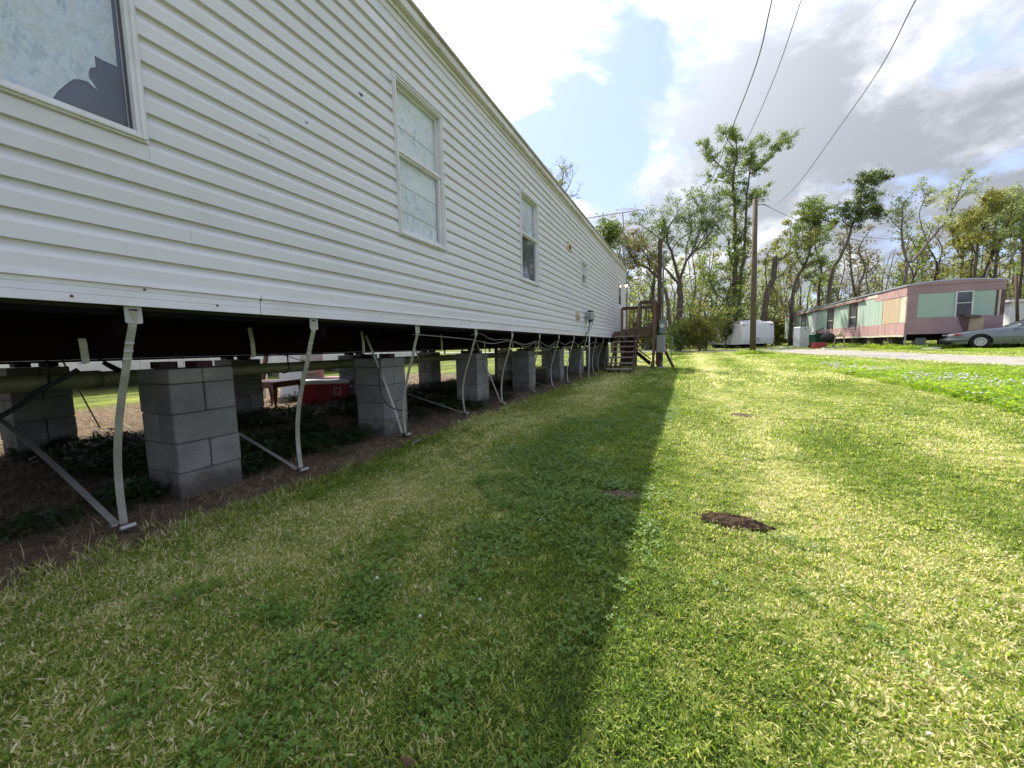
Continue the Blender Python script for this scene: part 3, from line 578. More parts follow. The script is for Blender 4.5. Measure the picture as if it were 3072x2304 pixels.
# windows and door
def window(w, parent):
    y0, y1, z0, z1 = w['y0'], w['y1'], w['z0'], w['z1']; F = .045
    if w.get('door'):
        f = MB()
        for a, b in (((y0, z0), (y0+.07, z1)), ((y1-.07, z0), (y1, z1)), ((y0+.07, z1-.07), (y1-.07, z1))): f.span((WX-.05, a[0], a[1]), (WX+.034, b[0], b[1]), bev=.004)
        fo = f.build('door_frame', M['trim'], parent)
        d = MB(); d.span((WX-.03, y0+.075, z0+.01), (WX+.004, y1-.075, z1-.075), bev=.003).build('door', M['trim'], parent)
        p = MB()
        for (pa, pb, qa, qb) in ((y0+.16, y0+.52, z0+.15, z0+.8), (y1-.52, y1-.16, z0+.15, z0+.8)): p.span((WX+.0045, pa, qa), (WX+.012, pb, qb), bev=.003)
        p.build('door_panel', M['trim'], parent)
        g = MB().span((WX+.0045, y0+.3, z0+1.15), (WX+.012, y1-.3, z0+1.95)).build('door_window', M['glassdark'], parent)
        MB().tube([(WX+.005, y1-.16, z0+1.0), (WX+.06, y1-.16, z0+1.0), (WX+.065, y1-.16, z0+1.02)], .022, 10).build('door_knob', M['brown'], parent)
        return
    wn = thing_part('window', parent, (WX, (y0+y1)/2, z0))
    def ring(x0, x1, a0, a1, b0, b1, t, bev=.003):
        r = MB()
        r.span((x0, a0, b0), (x1, a0+t, b1), bev=bev); r.span((x0, a1-t, b0), (x1, a1, b1), bev=bev)
        r.span((x0, a0+t+.0005, b0), (x1, a1-t-.0005, b0+t), bev=bev); r.span((x0, a0+t+.0005, b1-t), (x1, a1-t-.0005, b1), bev=bev); return r
    f = ring(WX-.05, WX+.034, y0, y1, z0, z1, F)
    f.build('frame', M['frame'], wn)
    ring(WX-.05, WX+.046, y0+.012, y1-.012, z0+.010, z1-.012, .016).build('frame_lip', M['frame'], wn)
    iy0, iy1, iz0, iz1 = y0+F+.001, y1-F-.001, z0+F+.001, z1-F-.001
    if w.get('single'):
        MB().span((WX-.012, iy0, iz0), (WX-.008, iy1, iz1)).build('pane', M['glass'], wn)
        ring(WX-.02, WX-.003, iy0, iy1, iz0, iz1, .005, 0).build('gasket', M['slate'], wn)
    else:
        rz = w.get('rail', 2.85); 
        ring(WX-.035, WX+.008, iy0, iy1, iz0, rz, .030).build('sash', M['frame'], wn)
        ring(WX-.05, WX-.012, iy0, iy1, rz-.02, iz1, .022).build('sash', M['frame'], wn)
        MB().span((WX-.005, iy0, rz-.012), (WX+.024, iy1, rz+.026), bev=.004).build('meeting_rail', M['frame'], wn)
        MB().span((WX-.018, iy0+.031, iz0+.031), (WX-.015, iy1-.031, rz-.031)).build('pane', M['glass'], wn)
        MB().span((WX-.030, iy0+.023, rz+.003), (WX-.027, iy1-.023, iz1-.023)).build('pane', M['glass'], wn)
    if w['foil'] == 1:
        # film sheet hung behind the glass, torn away at the lower corner
        X = WX-.048
        poly = [(iy0-.0, iz1), (iy1-.002, iz1), (iy1-.002, 2.305), (1.035, 2.315), (1.008, 2.33), (1.008, 2.300), (.998, 2.297), (.990, 2.290), (.992, 2.265), (1.010, 2.222), (1.014, 2.214), (1.0, 2.222), (.975, 2.238), (.955, 2.240), (.93, 2.226), (.90, 2.196), (.86, 2.16), (.83, 2.13), (.80, 2.10), (iy0, 2.10)]
        poly = [(iy0, iz1), (iy1-.002, iz1)]+[(lambda q: (min(q.y, iy1-.004), q.z))(on_x(px, py, X)) for px, py in
                ((351, 200), (310, 182), (283, 166), (287, 202), (271, 203), (266, 216), (266, 232), (290, 266), (292, 271), (283, 263), (262, 245), (240, 238), (222, 237), (205, 247), (175, 272), (160, 292))]
        poly[2:3] = [poly[2]]
        poly += [(max(iy0+.3, poly[-1][0]-.01), iz0+.001), (iy0, iz0+.001)]
        MB().prism([(a, b) for a, b in poly], X-.0008, X+.0008, axis=0).build('window_film', M['foil'], wn)
        MB().span((X-.009, iy0, iz0), (X-.005, iy1, iz1)).build('dark_blind', M['slate'], wn)
    elif w['foil'] == 2:
        MB().prism([(iy0+.004, iz0+.004), (iy1-.004, iz0+.004), (iy1-.004, iz1-.004), (iy0+.004, iz1-.004)], WX-.0456, WX-.044, axis=0).build('window_film', M['foil'], wn)
        for zc in (2.33, 2.58, 3.12):
            MB().bar((WX-.0425, iy0+.01, zc), (WX-.0425, iy1-.01, zc-.02), .0016, .004).build('film_seam', M['cableblack'], wn)
    else:
        MB().span((WX-.057, iy0, iz0), (WX-.053, iy1, rz)).build('dark_blind', M['slate'], wn)
        MB().span((WX-.057, iy0, rz+.001), (WX-.053, iy1, iz1)).build('painted_reflection', M['reflpaint'], wn)  # pale sheet standing in for the bright reflection in the upper pane
def thing_part(name, parent, loc):
    o = bpy.data.objects.new(name, None); S.collection.objects.link(o); o.parent = parent; o.empty_display_size = .1
    l = wmat(parent).inverted() @ Vector(loc); o.location = l; WM[o.name] = wmat(parent) @ Matrix.Translation(l); return o
M['reflpaint'] = mat('painted_reflection_sheet', (.50, .54, .60), (.40, .45, .50), rough=.7, scale=5)  # window reflection painted as a pale grey-blue colour
M['slate'] = mat('slate_blind', (.085, .085, .105), (.075, .075, .092), rough=.7, scale=4)
for w in wins: window(w, HB)
# vents, lamp
def vent(px0, py0, px1, py1, hood):
    a = on_x(px0, py0, WX); b = on_x(px1, py1, WX); yc = (a.y+b.y)/2; zc = (a.z+b.z)/2; v = thing_part('exhaust_vent', HB, (WX, yc, zc))
    hw = min(.17, (b.y-a.y)/2*1.0); hh = .10
    MB().span((WX+.0, yc-hw, zc-hh), (WX+.036, yc+hw, zc+hh), bev=.004).build('vent_plate', M['tan2'], v)
    if hood: MB().prism([(WX+.0365, zc-.05), (WX+.11, zc-.065), (WX+.105, zc-.03), (WX+.0365, zc+.07)], yc-.07, yc+.07).build('vent_hood', M['tan2'], v)
    else: MB().prism([(WX+.0365, zc-.04), (WX+.055, zc-.045), (WX+.045, zc+.03), (WX+.0365, zc+.03)], yc-.06, yc+.06).build('vent_flap', M['rust'], v)
vent(1699, 725, 1711, 757, 0); vent(1722, 938, 1738, 960, 1)
lp = thing_part('porch_light', HB, (WX, 17.55, 3.45))
MB().span((WX+.036, 17.50, 3.42), (WX+.06, 17.60, 3.56), bev=.004).build('light_bracket', M['brown'], lp)
MB().cyl((WX+.12, 17.55, 3.52), (WX+.12, 17.55, 3.56), .07, 14).build('light_cap', M['brown'], lp)
m, nt, out = newmat('lit_bulb'); e_ = nd(nt, 'ShaderNodeEmission'); e_.inputs[0].default_value = (1, .86, .6, 1); e_.inputs[1].default_value = 1.6; nt.links.new(e_.outputs[0], out.inputs[0]); M['bulb'] = m
MB().tube([(WX+.12, 17.55, 3.519), (WX+.12, 17.55, 3.49), (WX+.12, 17.55, 3.44), (WX+.12, 17.55, 3.41)], [.045, .06, .055, .02], 14).build('light_globe', M['bulb'], lp, smooth=True)
# loose siding strip near the eave and small holes
a = on_x(1000, -40, WX+.03); b = on_x(1180, 150, WX+.03)
MB().prism([(WX+.0243, 3.8), (WX+.0268, 3.8), (WX+.0262, 3.885), (WX+.0243, 3.885)], 1.2, 3.13).build('loose_siding_strip', M['trim'], HB)
for (px, py, w_, h_) in ((1083, 284, .022, .012), (920, 368, .012, .005)):
    q = on_x(px, py, WX+.025); b = MB()
    pts = [(q.y+w_*math.cos(t)*(1+.4*math.sin(3*t)), q.z+h_*math.sin(t)*(1+.3*math.cos(5*t))) for t in np.linspace(0, 2*math.pi, 11)[:-1]]
    b.prism(pts, WX+.0225, WX+.0256, axis=0).build('siding_hole', M['dark'], HB)
q0 = [on_x(775+x*.407, 395+y*.407, WX+.0255) for x, y in ((0, 20), (60, 45), (85, 65), (88, 90))]
MB().tube([(q.x, q.y, q.z) for q in q0], .0011, 5).build('siding_crack', M['dark'], HB)

# ------------------------------------------------------------------ block piers
def pier_proto():
    r = thing('block_pier', (0, 0, 0), 'grey concrete block pier, nearest one under the front beam, beside the first strap', 'block pier', 'concrete block piers under the white mobile home')
    full = None
    def blk(cx, cy, z, dx, dy, h):
        j = lambda s: (rng.random()-.5)*s
        MB().box((cx+j(.011), cy+j(.011), z+h/2), (dx-.005, dy-.005, h-.0035), rot=Matrix.Rotation(j(.022), 4, 'Z'), bev=.007).build('concrete_block', M['block'], r, local=True)
    z = -.03
    for c in range(4):
        if c % 2 == 0: blk(-.1, 0, z, .2, .4, .2); blk(.1, 0, z, .2, .4, .2)      # long faces on +x
        else: blk(0, -.1, z, .4, .2, .2); blk(0, .1, z, .4, .2, .2)
        z += .2
    blk(0, -.1, z, .4, .2, .1); blk(0, .1, z, .4, .2, .1); z += .1
    for (x, y, w) in ((-.06, -.1, .08), (.06, .05, .09)):
        MB().box((x, y, z+.0245), (w*1.6, .1, .045)).build('wood_shim', M['redwood'], r, local=True)
    return r
P0 = pier_proto(); first = True
front = [1.56, 3.48, 5.60, 7.86, 10.06, 12.3, 14.6, 16.8, -.8, -3.0]  # last entries lie out of view, added to cut light under the home
flab = ['nearest concrete block pier in the front row, right of the first tall strap', 'second concrete block pier of the front row, with a strap crossing it', 'third concrete block pier of the front row', 'fourth concrete block pier of the front row', 'fifth concrete block pier of the front row, ahead of the black drain pipe', 'sixth concrete block pier of the front row, behind the conduit pole', 'seventh pier of the front row, beside the wooden stairs', 'last front row pier, behind the wooden stairs', 'unseen front row pier just left of view, added to block light', 'unseen front row pier far left of view, added to block light']
blab = ['dark back row block pier at the left edge behind the drain pipe', 'dark back row block pier left of the small red table', 'dark back row block pier right of the red cooler', 'fourth dark block pier of the back row', 'fifth dark block pier of the back row', 'sixth dark block pier of the back row', 'seventh dark block pier of the back row', 'eighth dark block pier of the back row', 'unseen back row pier off to the left, added to block light', 'unseen back row pier far off to the left, added to block light']
for i, y in enumerate(front):
    for row, X in ((0, -3.25), (1, -5.85)):
        rz = 0 if (i+row) % 2 == 0 else math.pi
        yy = y+(0 if row == 0 else (-.04 if i < 3 else .1))
        if i % 3 == 1 and row == 0: rz = 0
        o = P0 if first else copy_tree(P0)
        first = False
        o.location = (X, yy, tz(X, yy)); o.rotation_euler = (0, 0, rz); o['label'] = (flab if row == 0 else blab)[i]

# ------------------------------------------------------------------ tie-down straps
tops = [1.03, 2.08, 3.32, 4.56, 5.75, 7.03, 8.27, 9.53, 10.86, 12.1, 13.3, 14.4]
feet = [(-2.80, .98), (-2.78, 2.04), (-2.80, 3.33), (-2.88, 4.72), (-2.76, 5.71), (-2.86, 7.38), (-2.76, 8.37), (-2.70, 9.41), (-2.68, 10.6), (-2.6, 12.0), (-2.7, 13.2), (-2.7, 14.3)]
SL = ['nearest pale metal tie-down strap running from skirt to ground anchor', 'second tie-down strap from the left, right of the nearest block pier', 'third tie-down strap from the left, meeting a diagonal strap at its foot',
      'fourth tie-down strap from the left, in front of the third pier', 'fifth tie-down strap from the left, sharing its anchor with a slanting strap', 'sixth tie-down strap from the left, broken over the fourth pier', 'seventh tie-down strap from the left',
      'eighth tie-down strap, left of the black drain pipe', 'ninth tie-down strap, left of the conduit pole', 'tenth tie-down strap, right of the conduit pole', 'eleventh tie-down strap, beside the stairs', 'twelfth tie-down strap, behind the stairs']
SG = 'tie-down straps along the edge of the white mobile home'
for i, (ty, (fx, fy)) in enumerate(zip(tops, feet)):
    g = tz(fx, fy); r = thing('tie_down_strap', (fx, fy, g), SL[i], 'strap', SG); X = WX-.02
    b = MB(); b.prism([(ty-.035, 1.225), (ty+.035, 1.225), (ty+.035, 1.135), (ty+.027, 1.128), (ty-.027, 1.128), (ty-.035, 1.135)], X-.004, X, axis=0)
    b.build('bracket', M['galv'], r)
    MB().span((X, ty-.017, 1.192), (X+.0015, ty+.017, 1.200)).build('bracket_slot', M['black'], r)
    bow = .065+.035*rng.random(); sy = -.01-.03*rng.random(); pts = []
    for k in range(15):
        t = k/14; q = t
        x = X+.006*(1-t)+(fx-X)*t**1.15-bow*math.sin(math.pi*t**1.45)*(1.0 if i != 5 else .5)+(.004*math.sin(k*2.1) if k < 5 else 0)
        pts.append((x, ty+(fy-ty)*t+sy*math.sin(math.pi*t), 1.192+(g+.035-1.192)*t))
    MB().strip(pts, .032, .0025, (.25, 1, 0)).build('strap_band', M['strap'], r)
    if i < 5:   # crimp seals on the doubled upper end
        for zc in (1.03, .99, .95): 
            t = (1.192-zc)/1.16; p = pts[max(0, int(t*14))]; q = pts[int(t*14)+1]; u = t*14-int(t*14); c = [p[a]+(q[a]-p[a])*u for a in range(3)]
            MB().box(c, (.010, .036, .010)).build('crimp_seal', M['galv'], r)
    MB().box((fx, fy, g+.03), (.07, .035, .035), bev=.004).build('anchor_head', M['rust'], r)
    MB().cyl((fx+.03, fy-.03, g+.035), (fx+.03, fy+.035, g+.035), .013, 8).build('anchor_bolt', M['galv'], r)
    MB().cyl((fx, fy, g-.05), (fx, fy, g+.013), .012, 8).build('anchor_rod', M['rust'], r)
# diagonal frame straps
diag = [((-2.82, .96), (-5.8, .90, .95), 'nearest diagonal strap running inward to the far beam beside the first anchor'), ((-2.80, 2.02), (-5.8, 1.97, .95), 'diagonal strap reaching the ground right of the nearest pier'),
        ((-2.83, 3.31), (-3.18, 3.21, 1.12), 'slanting strap crossing in front of the second pier'), ((-2.9, 4.7), (-5.8, 3.99, .95), 'low diagonal strap between the second and third piers'),
        ((-2.78, 5.70), (-3.18, 5.6, 1.1), 'slanting strap from the beam to the fifth anchor'), ((-2.8, 8.3), (-5.8, 7.2, .95), 'low diagonal strap between the fourth and fifth piers')]
for (fx, fy), e, lab in diag:
    g = tz(fx, fy); r = thing('diagonal_strap', (fx, fy, g), lab, 'strap', 'diagonal frame straps under the white mobile home')
    a = Vector((fx, fy, g+.04)); b = Vector(e); pts = [a+(b-a)*t+Vector((0, .05*math.sin(math.pi*t), -.06*math.sin(math.pi*t)*(abs(e[0]) < 4))) for t in np.linspace(0, 1, 9)]
    MB().strip(pts, .032, .0025, (0, 1, 0)).build('strap_band', M['strap'], r)
    MB().box(tuple(a+(b-a).normalized()*.02), (.03, .04, .012)).build('strap_buckle', M['galv'], r)
for (y, z1) in ((1.02, .935), (1.98, .935), (3.15, .935), (4.62, .94), (5.9, .94), (7.1, .94), (8.4, .94)):
    r = thing('beam_strap', (-3.18, y, z1), {1.02: 'short vertical strap hanging over the beam left of the nearest pier', 1.98: 'short vertical strap over the beam right of the nearest pier', 3.15: 'short vertical strap over the beam left of the second pier'}.get(y, 'short vertical strap over the front beam beside the %s tall strap' % {4.62: 'fourth', 5.9: 'fifth', 7.1: 'sixth'}.get(y, 'seventh')), 'strap', 'short straps wrapped over the front beam')
    MB().strip([(-3.178, y, 1.165), (-3.172, y+.01, 1.05), (-3.178, y+.015, .93), (-3.25, y+.02, .925)], .033, .0025, (0, 1, 0)).build('strap_band', M['strap'], r)

# ------------------------------------------------------------------ under-house pipes and cables
r = thing('drain_pipe', (-3.9, 6, .735), 'long horizontal pvc drain pipe slung under the mobile home', 'pipe')
MB().tube([(-3.9, -4, .80), (-3.9, 5, .80), (-3.9, 10.8, .76)], .055, 14).build('pipe', M['pvc'], r, smooth=True)
for y in (1.28, 3.9, 6.6): MB().cyl((-3.9, y-.05, .80), (-3.9, y+.05, .80), .064, 14).build('pipe_coupling', M['pvc'], r, smooth=True)
for y in (1.05, 1.43, 2.75, 5.0, 7.2):
    MB().tube([(-3.9+.058*math.sin(t), y+.01*t, .80-.058*math.cos(t)) for t in np.linspace(-2.4, 2.4, 12)]+[(-3.86, y+.03, 1.16)], .007, 6).build('hanger', M['cableblack'], r)
for n_, (x, y) in enumerate(((-4.35, 1.6), (-3.35, 10.95), (-4.6, 9.2))):
    if n_ == 0: continue
    r = thing('standpipe', (x, y, 0), ['white vertical riser pipe behind the nearest pier', 'black vertical drain pipe with pale clamps under the home', 'grey riser pipe deep under the home'][n_], 'pipe')
    MB().tube([(x, y, -.02), (x, y, 1.16)], .045, 12).build('pipe', M['cableblack'] if n_ == 1 else M['pvc'], r, smooth=True)
    if n_ == 1:
        for zc in (.08, .2, .34): MB().cyl((x, y, zc), (x, y, zc+.05), .062, 12).build('clamp', M['conc'], r)
def cable(name, pts, rad, m_, lab, n=6, sub=8):
    P = [Vector(p) for p in pts]; Q = []
    for i in range(len(P)-1):
        p0 = P[max(i-1, 0)]; p1 = P[i]; p2 = P[i+1]; p3 = P[min(i+2, len(P)-1)]
        for k in range(sub):
            t = k/sub; Q.append(.5*((2*p1)+(p2-p0)*t+(2*p0-5*p1+4*p2-p3)*t*t+(3*p1-p0-3*p2+p3)*t**3))
    Q.append(P[-1]); o = MB().tube(Q, rad, n).build(name, M[m_] if isinstance(m_, str) else m_, None, smooth=True); return props(o, lab, 'cable')
X = -2.62
cable('cable', [(X, 3.30, 1.12), (X, 3.9, 1.10), (X, 4.56, 1.07), (X, 5.1, 1.02), (X, 5.75, 1.06), (X, 6.4, 1.0), (X, 7.03, 1.06), (X, 7.7, .96), (X, 8.27, 1.06), (X, 8.9, .99), (X, 9.5, 1.06), (X, 10.2, .98), (X, 10.9, 1.1), (X, 11.6, 1.0), (X, 12.2, 1.08), (X, 13.0, .98), (X, 13.8, 1.08)], .006, 'cable', 'thin grey cable looping from strap to strap below the skirt')
cable('cable', [(X-.03, 4.56, 1.13), (X-.03, 4.8, 1.16), (X-.03, 5.2, 1.08), (X-.03, 5.75, 1.08), (X-.03, 6.5, .96), (X-.03, 7.03, 1.03), (X-.03, 7.65, .88), (X-.03, 8.27, 1.0)], .006, 'cable', 'second grey cable sagging lower between the middle straps')
cable('cable', [on_x(1255, 1008, -2.66), on_x(1243, 1030, -2.7), on_x(1255, 1075, -2.75), on_x(1265, 1110, -2.9)], .006, 'cable', 'short grey cable curling beside the third strap')
cable('cable', [on_x(1146, 1060, -2.95), on_x(1137, 1130, -2.92), on_x(1150, 1195, -2.88), on_x(1180, 1225, -2.84), on_x(1224, 1232, -2.80)], .007, 'cableblack', 'black cable looping across the second pier to the third strap')
cable('cable', [on_x(235, 1108, -3.7), on_x(180, 1140, -3.72), on_x(105, 1178, -3.7), on_x(60, 1215, -3.6), on_x(0, 1250, -3.5), on_x(-60, 1280, -3.4)], .016, 'cableblack', 'thick black hose drooping past the drain pipe at the left edge')
cable('cable', [on_x(1645, 1060, -2.95), on_x(1600, 1105, -2.95), on_x(1535, 1120, -2.95)], .006, 'cableblack', 'black cable drooping across the fourth pier')
cable('cable', [(-5.9, 1.75, .93), (-6.9, 2.3, .03)], .008, 'cableblack', 'thin black cable slanting to the ground behind the nearest pier')
cable('cable', [on_x(310, 1088, -4.6), on_x(370, 1120, -4.6), on_x(430, 1128, -4.6)], .016, 'cableblack', 'black hose crossing the gap left of the nearest pier')

# ------------------------------------------------------------------ under-house objects
c = thing('cooler', (-6.15, 5.15, 0), 'red ice chest with white lid lying under the mobile home', 'cooler', rz=R(35))
MB().prism([(-.38, .02), (.38, .02), (.42, .36), (-.42, .36)], -.21, .21).build('cooler_body', M['red'], c, local=True)
MB().box((0, 0, .395), (.88, .46, .065), bev=.015).build('lid', M['white'], c, local=True)
for s in (-1, 1): MB().tube([(s*.42, -.09, .30), (s*.47, -.09, .29), (s*.47, .09, .29), (s*.42, .09, .30)], .012, 8).build('carry_handle', M['white'], c, local=True)
b = MB()
for a_, b_ in (((.18, .16), (.30, .175)), ((.18, .275), (.30, .29)), ((.18, .175), (.195, .275)), ((.285, .175), (.30, .275))): b.span((a_[0], -.222, a_[1]), (b_[0], -.218, b_[1]))
b.build('emblem', M['conc'], c, local=True)
t = thing('side_table', (-6.35, 4.25, 0), 'small dark red wooden table with curved legs under the home', 'table', rz=R(15))
MB().box((0, 0, .475), (.62, .62, .022), bev=.006).build('tabletop', M['tablewood'], t, local=True)
b = MB()
for (cx, cy, dx, dy) in ((0, -.27, .5, .02), (0, .27, .5, .02), (-.27, 0, .02, .5), (.27, 0, .02, .5)): b.box((cx, cy, .425), (dx, dy, .075))
b.build('apron', M['tablewood'], t, local=True)
for sx in (-1, 1):
    for sy in (-1, 1):
        MB().tube([(sx*.27, sy*.27, .46), (sx*.30, sy*.30, .38), (sx*.305, sy*.305, .30), (sx*.27, sy*.27, .18), (sx*.25, sy*.25, .10), (sx*.275, sy*.275, .03), (sx*.30, sy*.30, .0)], [.035, .042, .036, .024, .018, .02, .026], 8).build('leg', M['tablewood'], t, local=True, smooth=True)
b = thing('storage_cabinet', (-7.4, 5.7, 0), 'pale grey storage cabinet standing behind the red table', 'cabinet')
MB().span((-7.9, 5.45, 0), (-7.2, 6.0, .95), bev=.01).build('cabinet_body', M['fridge'], b)
MB().span((-7.196, 5.5, .5), (-7.18, 5.95, .9), bev=.004).build('cabinet_door', M['fridge'], b)
r = thing('red_box', (-6.9, 6.1, 0), 'dark red plastic tote behind the small table', 'tote', rz=.5)
MB().prism([(-.22, 0), (.22, 0), (.26, .38), (-.26, .38)], -.2, .2).build('tote_body', M['red'], r, local=True)
MB().box((0, 0, .39), (.56, .44, .02), bev=.006).build('tote_rim', M['red'], r, local=True)
for i, (x0, y0, x1, y1, zt) in enumerate(((-7.6, 4.6, -7.55, 4.65, 1.4), (-7.9, 5.0, -7.6, 5.1, 1.25), (-8.2, 5.3, -8.1, 5.4, 1.4))):
    r = MB().bar((x0, y0, 0), (x1, y1, zt), .06, .06).build('leaning_post', M['tanlight'] if i != 1 else M['poledark'], None)
    props(r, ['pale wooden post behind the red table, left one', 'dark slanting pole behind the red table', 'pale post farther behind the red table'][i], 'post')

# ------------------------------------------------------------------ utility box on conduit
cx_, cy_ = -2.40, 10.45
r = thing('cable_box', (cx_, cy_, 0), 'grey cable junction box on a pale conduit pole beside the siding', 'junction box')
f0 = on_z(1768, 1143); f0 = Vector((-2.40, 10.35, 0))
MB().tube([f0, (cx_, cy_, 1.15), (cx_+.0, cy_+.12, 1.62)], .017, 8).build('conduit', M['white'], r, smooth=True)
bx = MB(); bx.box((cx_+.0, cy_+.15, 1.74), (.16, .27, .22), bev=.03); bx.build('box_body', M['panelgrey'], r)
MB().box((cx_, cy_+.15, 1.872), (.12, .20, .04), bev=.01).build('box_cap', M['cableblack'], r)
MB().box((cx_, cy_+.15, 1.608), (.10, .18, .04)).build('box_base', M['cableblack'], r)
for s, b_ in ((-1, .9), (1, 1.1), (-.6, .7)):
    MB().tube([(cx_+.02, cy_+.15+s*.08, 1.86), (cx_+.02, cy_+.15+s*.17, 1.78), (cx_+.02, cy_+.15+s*.19, 1.6), (cx_-.03, cy_+.12+s*.12, 1.35), (WX-.02, cy_+s*.10, 1.10)], .006, 6).build('wire', M['cableblack'], r)

# ------------------------------------------------------------------ deck and stairs
DY0, DY1, DX0, DX1, DZ = 14.72, 16.62, -2.46, -1.12, 1.44
dk = thing('porch_deck', (-1.8, 15.6, 0), 'raised brown wooden porch deck with railings at the far door', 'deck')
y = DY0
while y < DY1-.05:
    MB().span((DX0, y, DZ-.036), (DX1+.02, y+.134, DZ), bev=.004).build('deck_board', M['wood'], dk); y += .139
for (a_, b_) in (((DX0, DY0-.0, DZ-.225), (DX1+.0, DY0+.038, DZ-.038)), ((DX0, DY1-.038, DZ-.225), (DX1, DY1, DZ-.038)), ((DX1-.038, DY0+.04, DZ-.225), (DX1, DY1-.04, DZ-.038)), ((DX0, DY0+.04, DZ-.225), (DX0+.038, DY1-.04, DZ-.038))):
    MB().span(a_, b_, bev=.003).build('rim_joist', M['wood'], dk)
def post(x, y, z0, z1, w=.088): return MB().span((x-w/2, y-w/2, z0), (x+w/2, y+w/2, z1), bev=.005).build('post', M['wood'], dk)
PX = DX1+.046; PY = DY0-.046
post(PX, PY, tz(PX, PY)-.1, 2.44); post(PX, DY1-.046, -.1, 2.44); post(DX0-.001, DY1+.046, -.1, 2.44); post(-1.56, PY, DZ-.24, 2.44); post(DX0+.05, DY0+.09, -.1, DZ-.24)
def rail(a_, b_):
    a_ = Vector(a_); b_ = Vector(b_); MB().bar(a_+Vector((0, 0, 2.40)), b_+Vector((0, 0, 2.40)), .038, .09, bev=.004).build('rail', M['wood'], dk)
    MB().bar(a_+Vector((0, 0, 2.468)), b_+Vector((0, 0, 2.468)), .13, .036, bev=.004).build('rail_cap', M['wood'], dk)
    MB().bar(a_+Vector((0, 0, 1.54)), b_+Vector((0, 0, 1.54)), .038, .09, bev=.004).build('rail', M['wood'], dk)
    L_ = (b_-a_).length; n = max(2, int(L_/.135)); nv = Vector((-(b_-a_).y, (b_-a_).x, 0)).normalized()*.0385
    for k in range(1, n):
        p = a_+(b_-a_)*k/n+nv; MB().span((p.x-.018, p.y-.018, DZ-.12), (p.x+.018, p.y+.018, 2.44)).build('baluster', M['wood'], dk)
rail((DX0+.02, DY1+.03, 0), (PX-.05, DY1+.03, 0)); rail((-1.51, PY, 0), (PX-.05, PY, 0)); rail((PX, PY+.05, 0), (PX, DY1-.1, 0))
for (p, q) in (((1941, 1022), (1880, 1066)), ((1953, 1078), (1905, 1042))):
    a_ = on_y(*p, DY0+.09); b_ = on_y(*q, DY0+.09); MB().bar(a_, b_, .038, .12, up=(0, 1, 0)).build('brace', M['wood'], dk)
MB().bar((-1.2, DY0+.2, .25), (-2.35, DY1-.3, 1.05), .04, .13).build('brace', M['woodred'], dk)
MB().span((DX0+.02, DY1-.02, .05), (-1.85, DY1+.0, DZ-.24)).build('dark_panel', M['woodred'], dk)  # dark panel filling the gaps behind the open treads
MB().span((-2.2, DY0+.55, 1.02), (-1.3, DY0+.72, 1.045)).build('spare_board', M['tread'], dk)
st = thing('wooden_stairs', (-2.0, 13.7, 0), 'steep open dark red wooden stairs climbing to the porch deck', 'stairs')
SX0, SX1 = -2.42, -1.60
for s_, x in ((0, SX0+.10), (2, (SX0+SX1)/2), (1, SX1-.05)):
    MB().prism([(DY0-.002, DZ-.04), (DY0-.002, DZ-.30), (DY0-.30, DZ-.40), (13.0, .0), (12.86, 0), (12.86, .10), (DY0-.12, DZ-.22)], x-.019, x+.019, axis=0).build('stringer', M['woodred'], st)
for k_ in range(1, 8):
    y_ = DY0-.262*k_; z_ = DZ-.180*k_
    MB().span((SX0+.001, y_-.03, z_-.045), (SX1-.001, y_+.235, z_), bev=.006).build('tread', M['tread'], st)
MB().bar((SX1+.06, 14.66, 2.42), (SX1+.06, 13.35, 1.62), .038, .14, bev=.004).build('handrail', M['pole'], st)
MB().span((SX1+.022, 13.30, .25), (SX1+.06, 13.39, 1.66)).build('rail_post', M['woodred'], st)
MB().bar((SX1+.07, 13.95, 1.25), (SX1+.07, 12.8, .12), .03, .09).build('rail_brace', M['woodred'], st)
MB().bar((SX1+.07, 14.45, 1.3), (SX1+.07, 13.42, .95), .03, .09).build('rail_brace', M['woodred'], st)

# ------------------------------------------------------------------ service pole with meter and panel
sx_, sy_ = -0.97, 15.95
sp = thing('service_pole', (sx_, sy_, tz(sx_, sy_)), 'brown square service pole with electric meter and grey panel by the porch', 'utility pole')
MB().prism([(sx_-.08, sy_-.07), (sx_+.065, sy_-.07), (sx_+.065, sy_+.07), (sx_-.08, sy_+.07)], -.1, 4.85, axis=2).build('pole', M['poledark'], sp)
MB().tube([(sx_+.12, sy_-.06, .3), (sx_+.12, sy_-.06, 4.25), (sx_+.14, sy_-.09, 4.36), (sx_+.20, sy_-.16, 4.36), (sx_+.23, sy_-.2, 4.28)], .034, 10).build('conduit', M['meter'], sp, smooth=True)
MB().span((sx_-.08, sy_-.25, .62), (sx_+.24, sy_-.10, 1.28), bev=.008).build('breaker_panel', M['panelgrey'], sp)
MB().span((sx_-.06, sy_-.262, .65), (sx_+.22, sy_-.252, 1.24), bev=.004).build('panel_door', M['panelgrey'], sp)
MB().span((sx_+.0, sy_-.22, 1.36), (sx_+.23, sy_-.095, 1.86), bev=.008).build('meter_base', M['meter'], sp)
MB().cyl((sx_+.115, sy_-.29, 1.62), (sx_+.115, sy_-.221, 1.62), .085, 20).build('meter_glass', M['white'], sp)
MB().bar((sx_+.12, sy_+.05, .9), (sx_+.55, sy_-.1, .0), .04, .09).build('brace', M['woodred'], sp)
MB().bar((sx_-.1, sy_-.15, .95), (sx_-.24, sy_-.5, .0), .04, .09).build('brace', M['woodred'], sp)
MB().bar((sx_+.1, sy_+.0, 0), (sx_+.1, sy_+.0, .6), .09, .05).build('brace', M['tread'], sp)
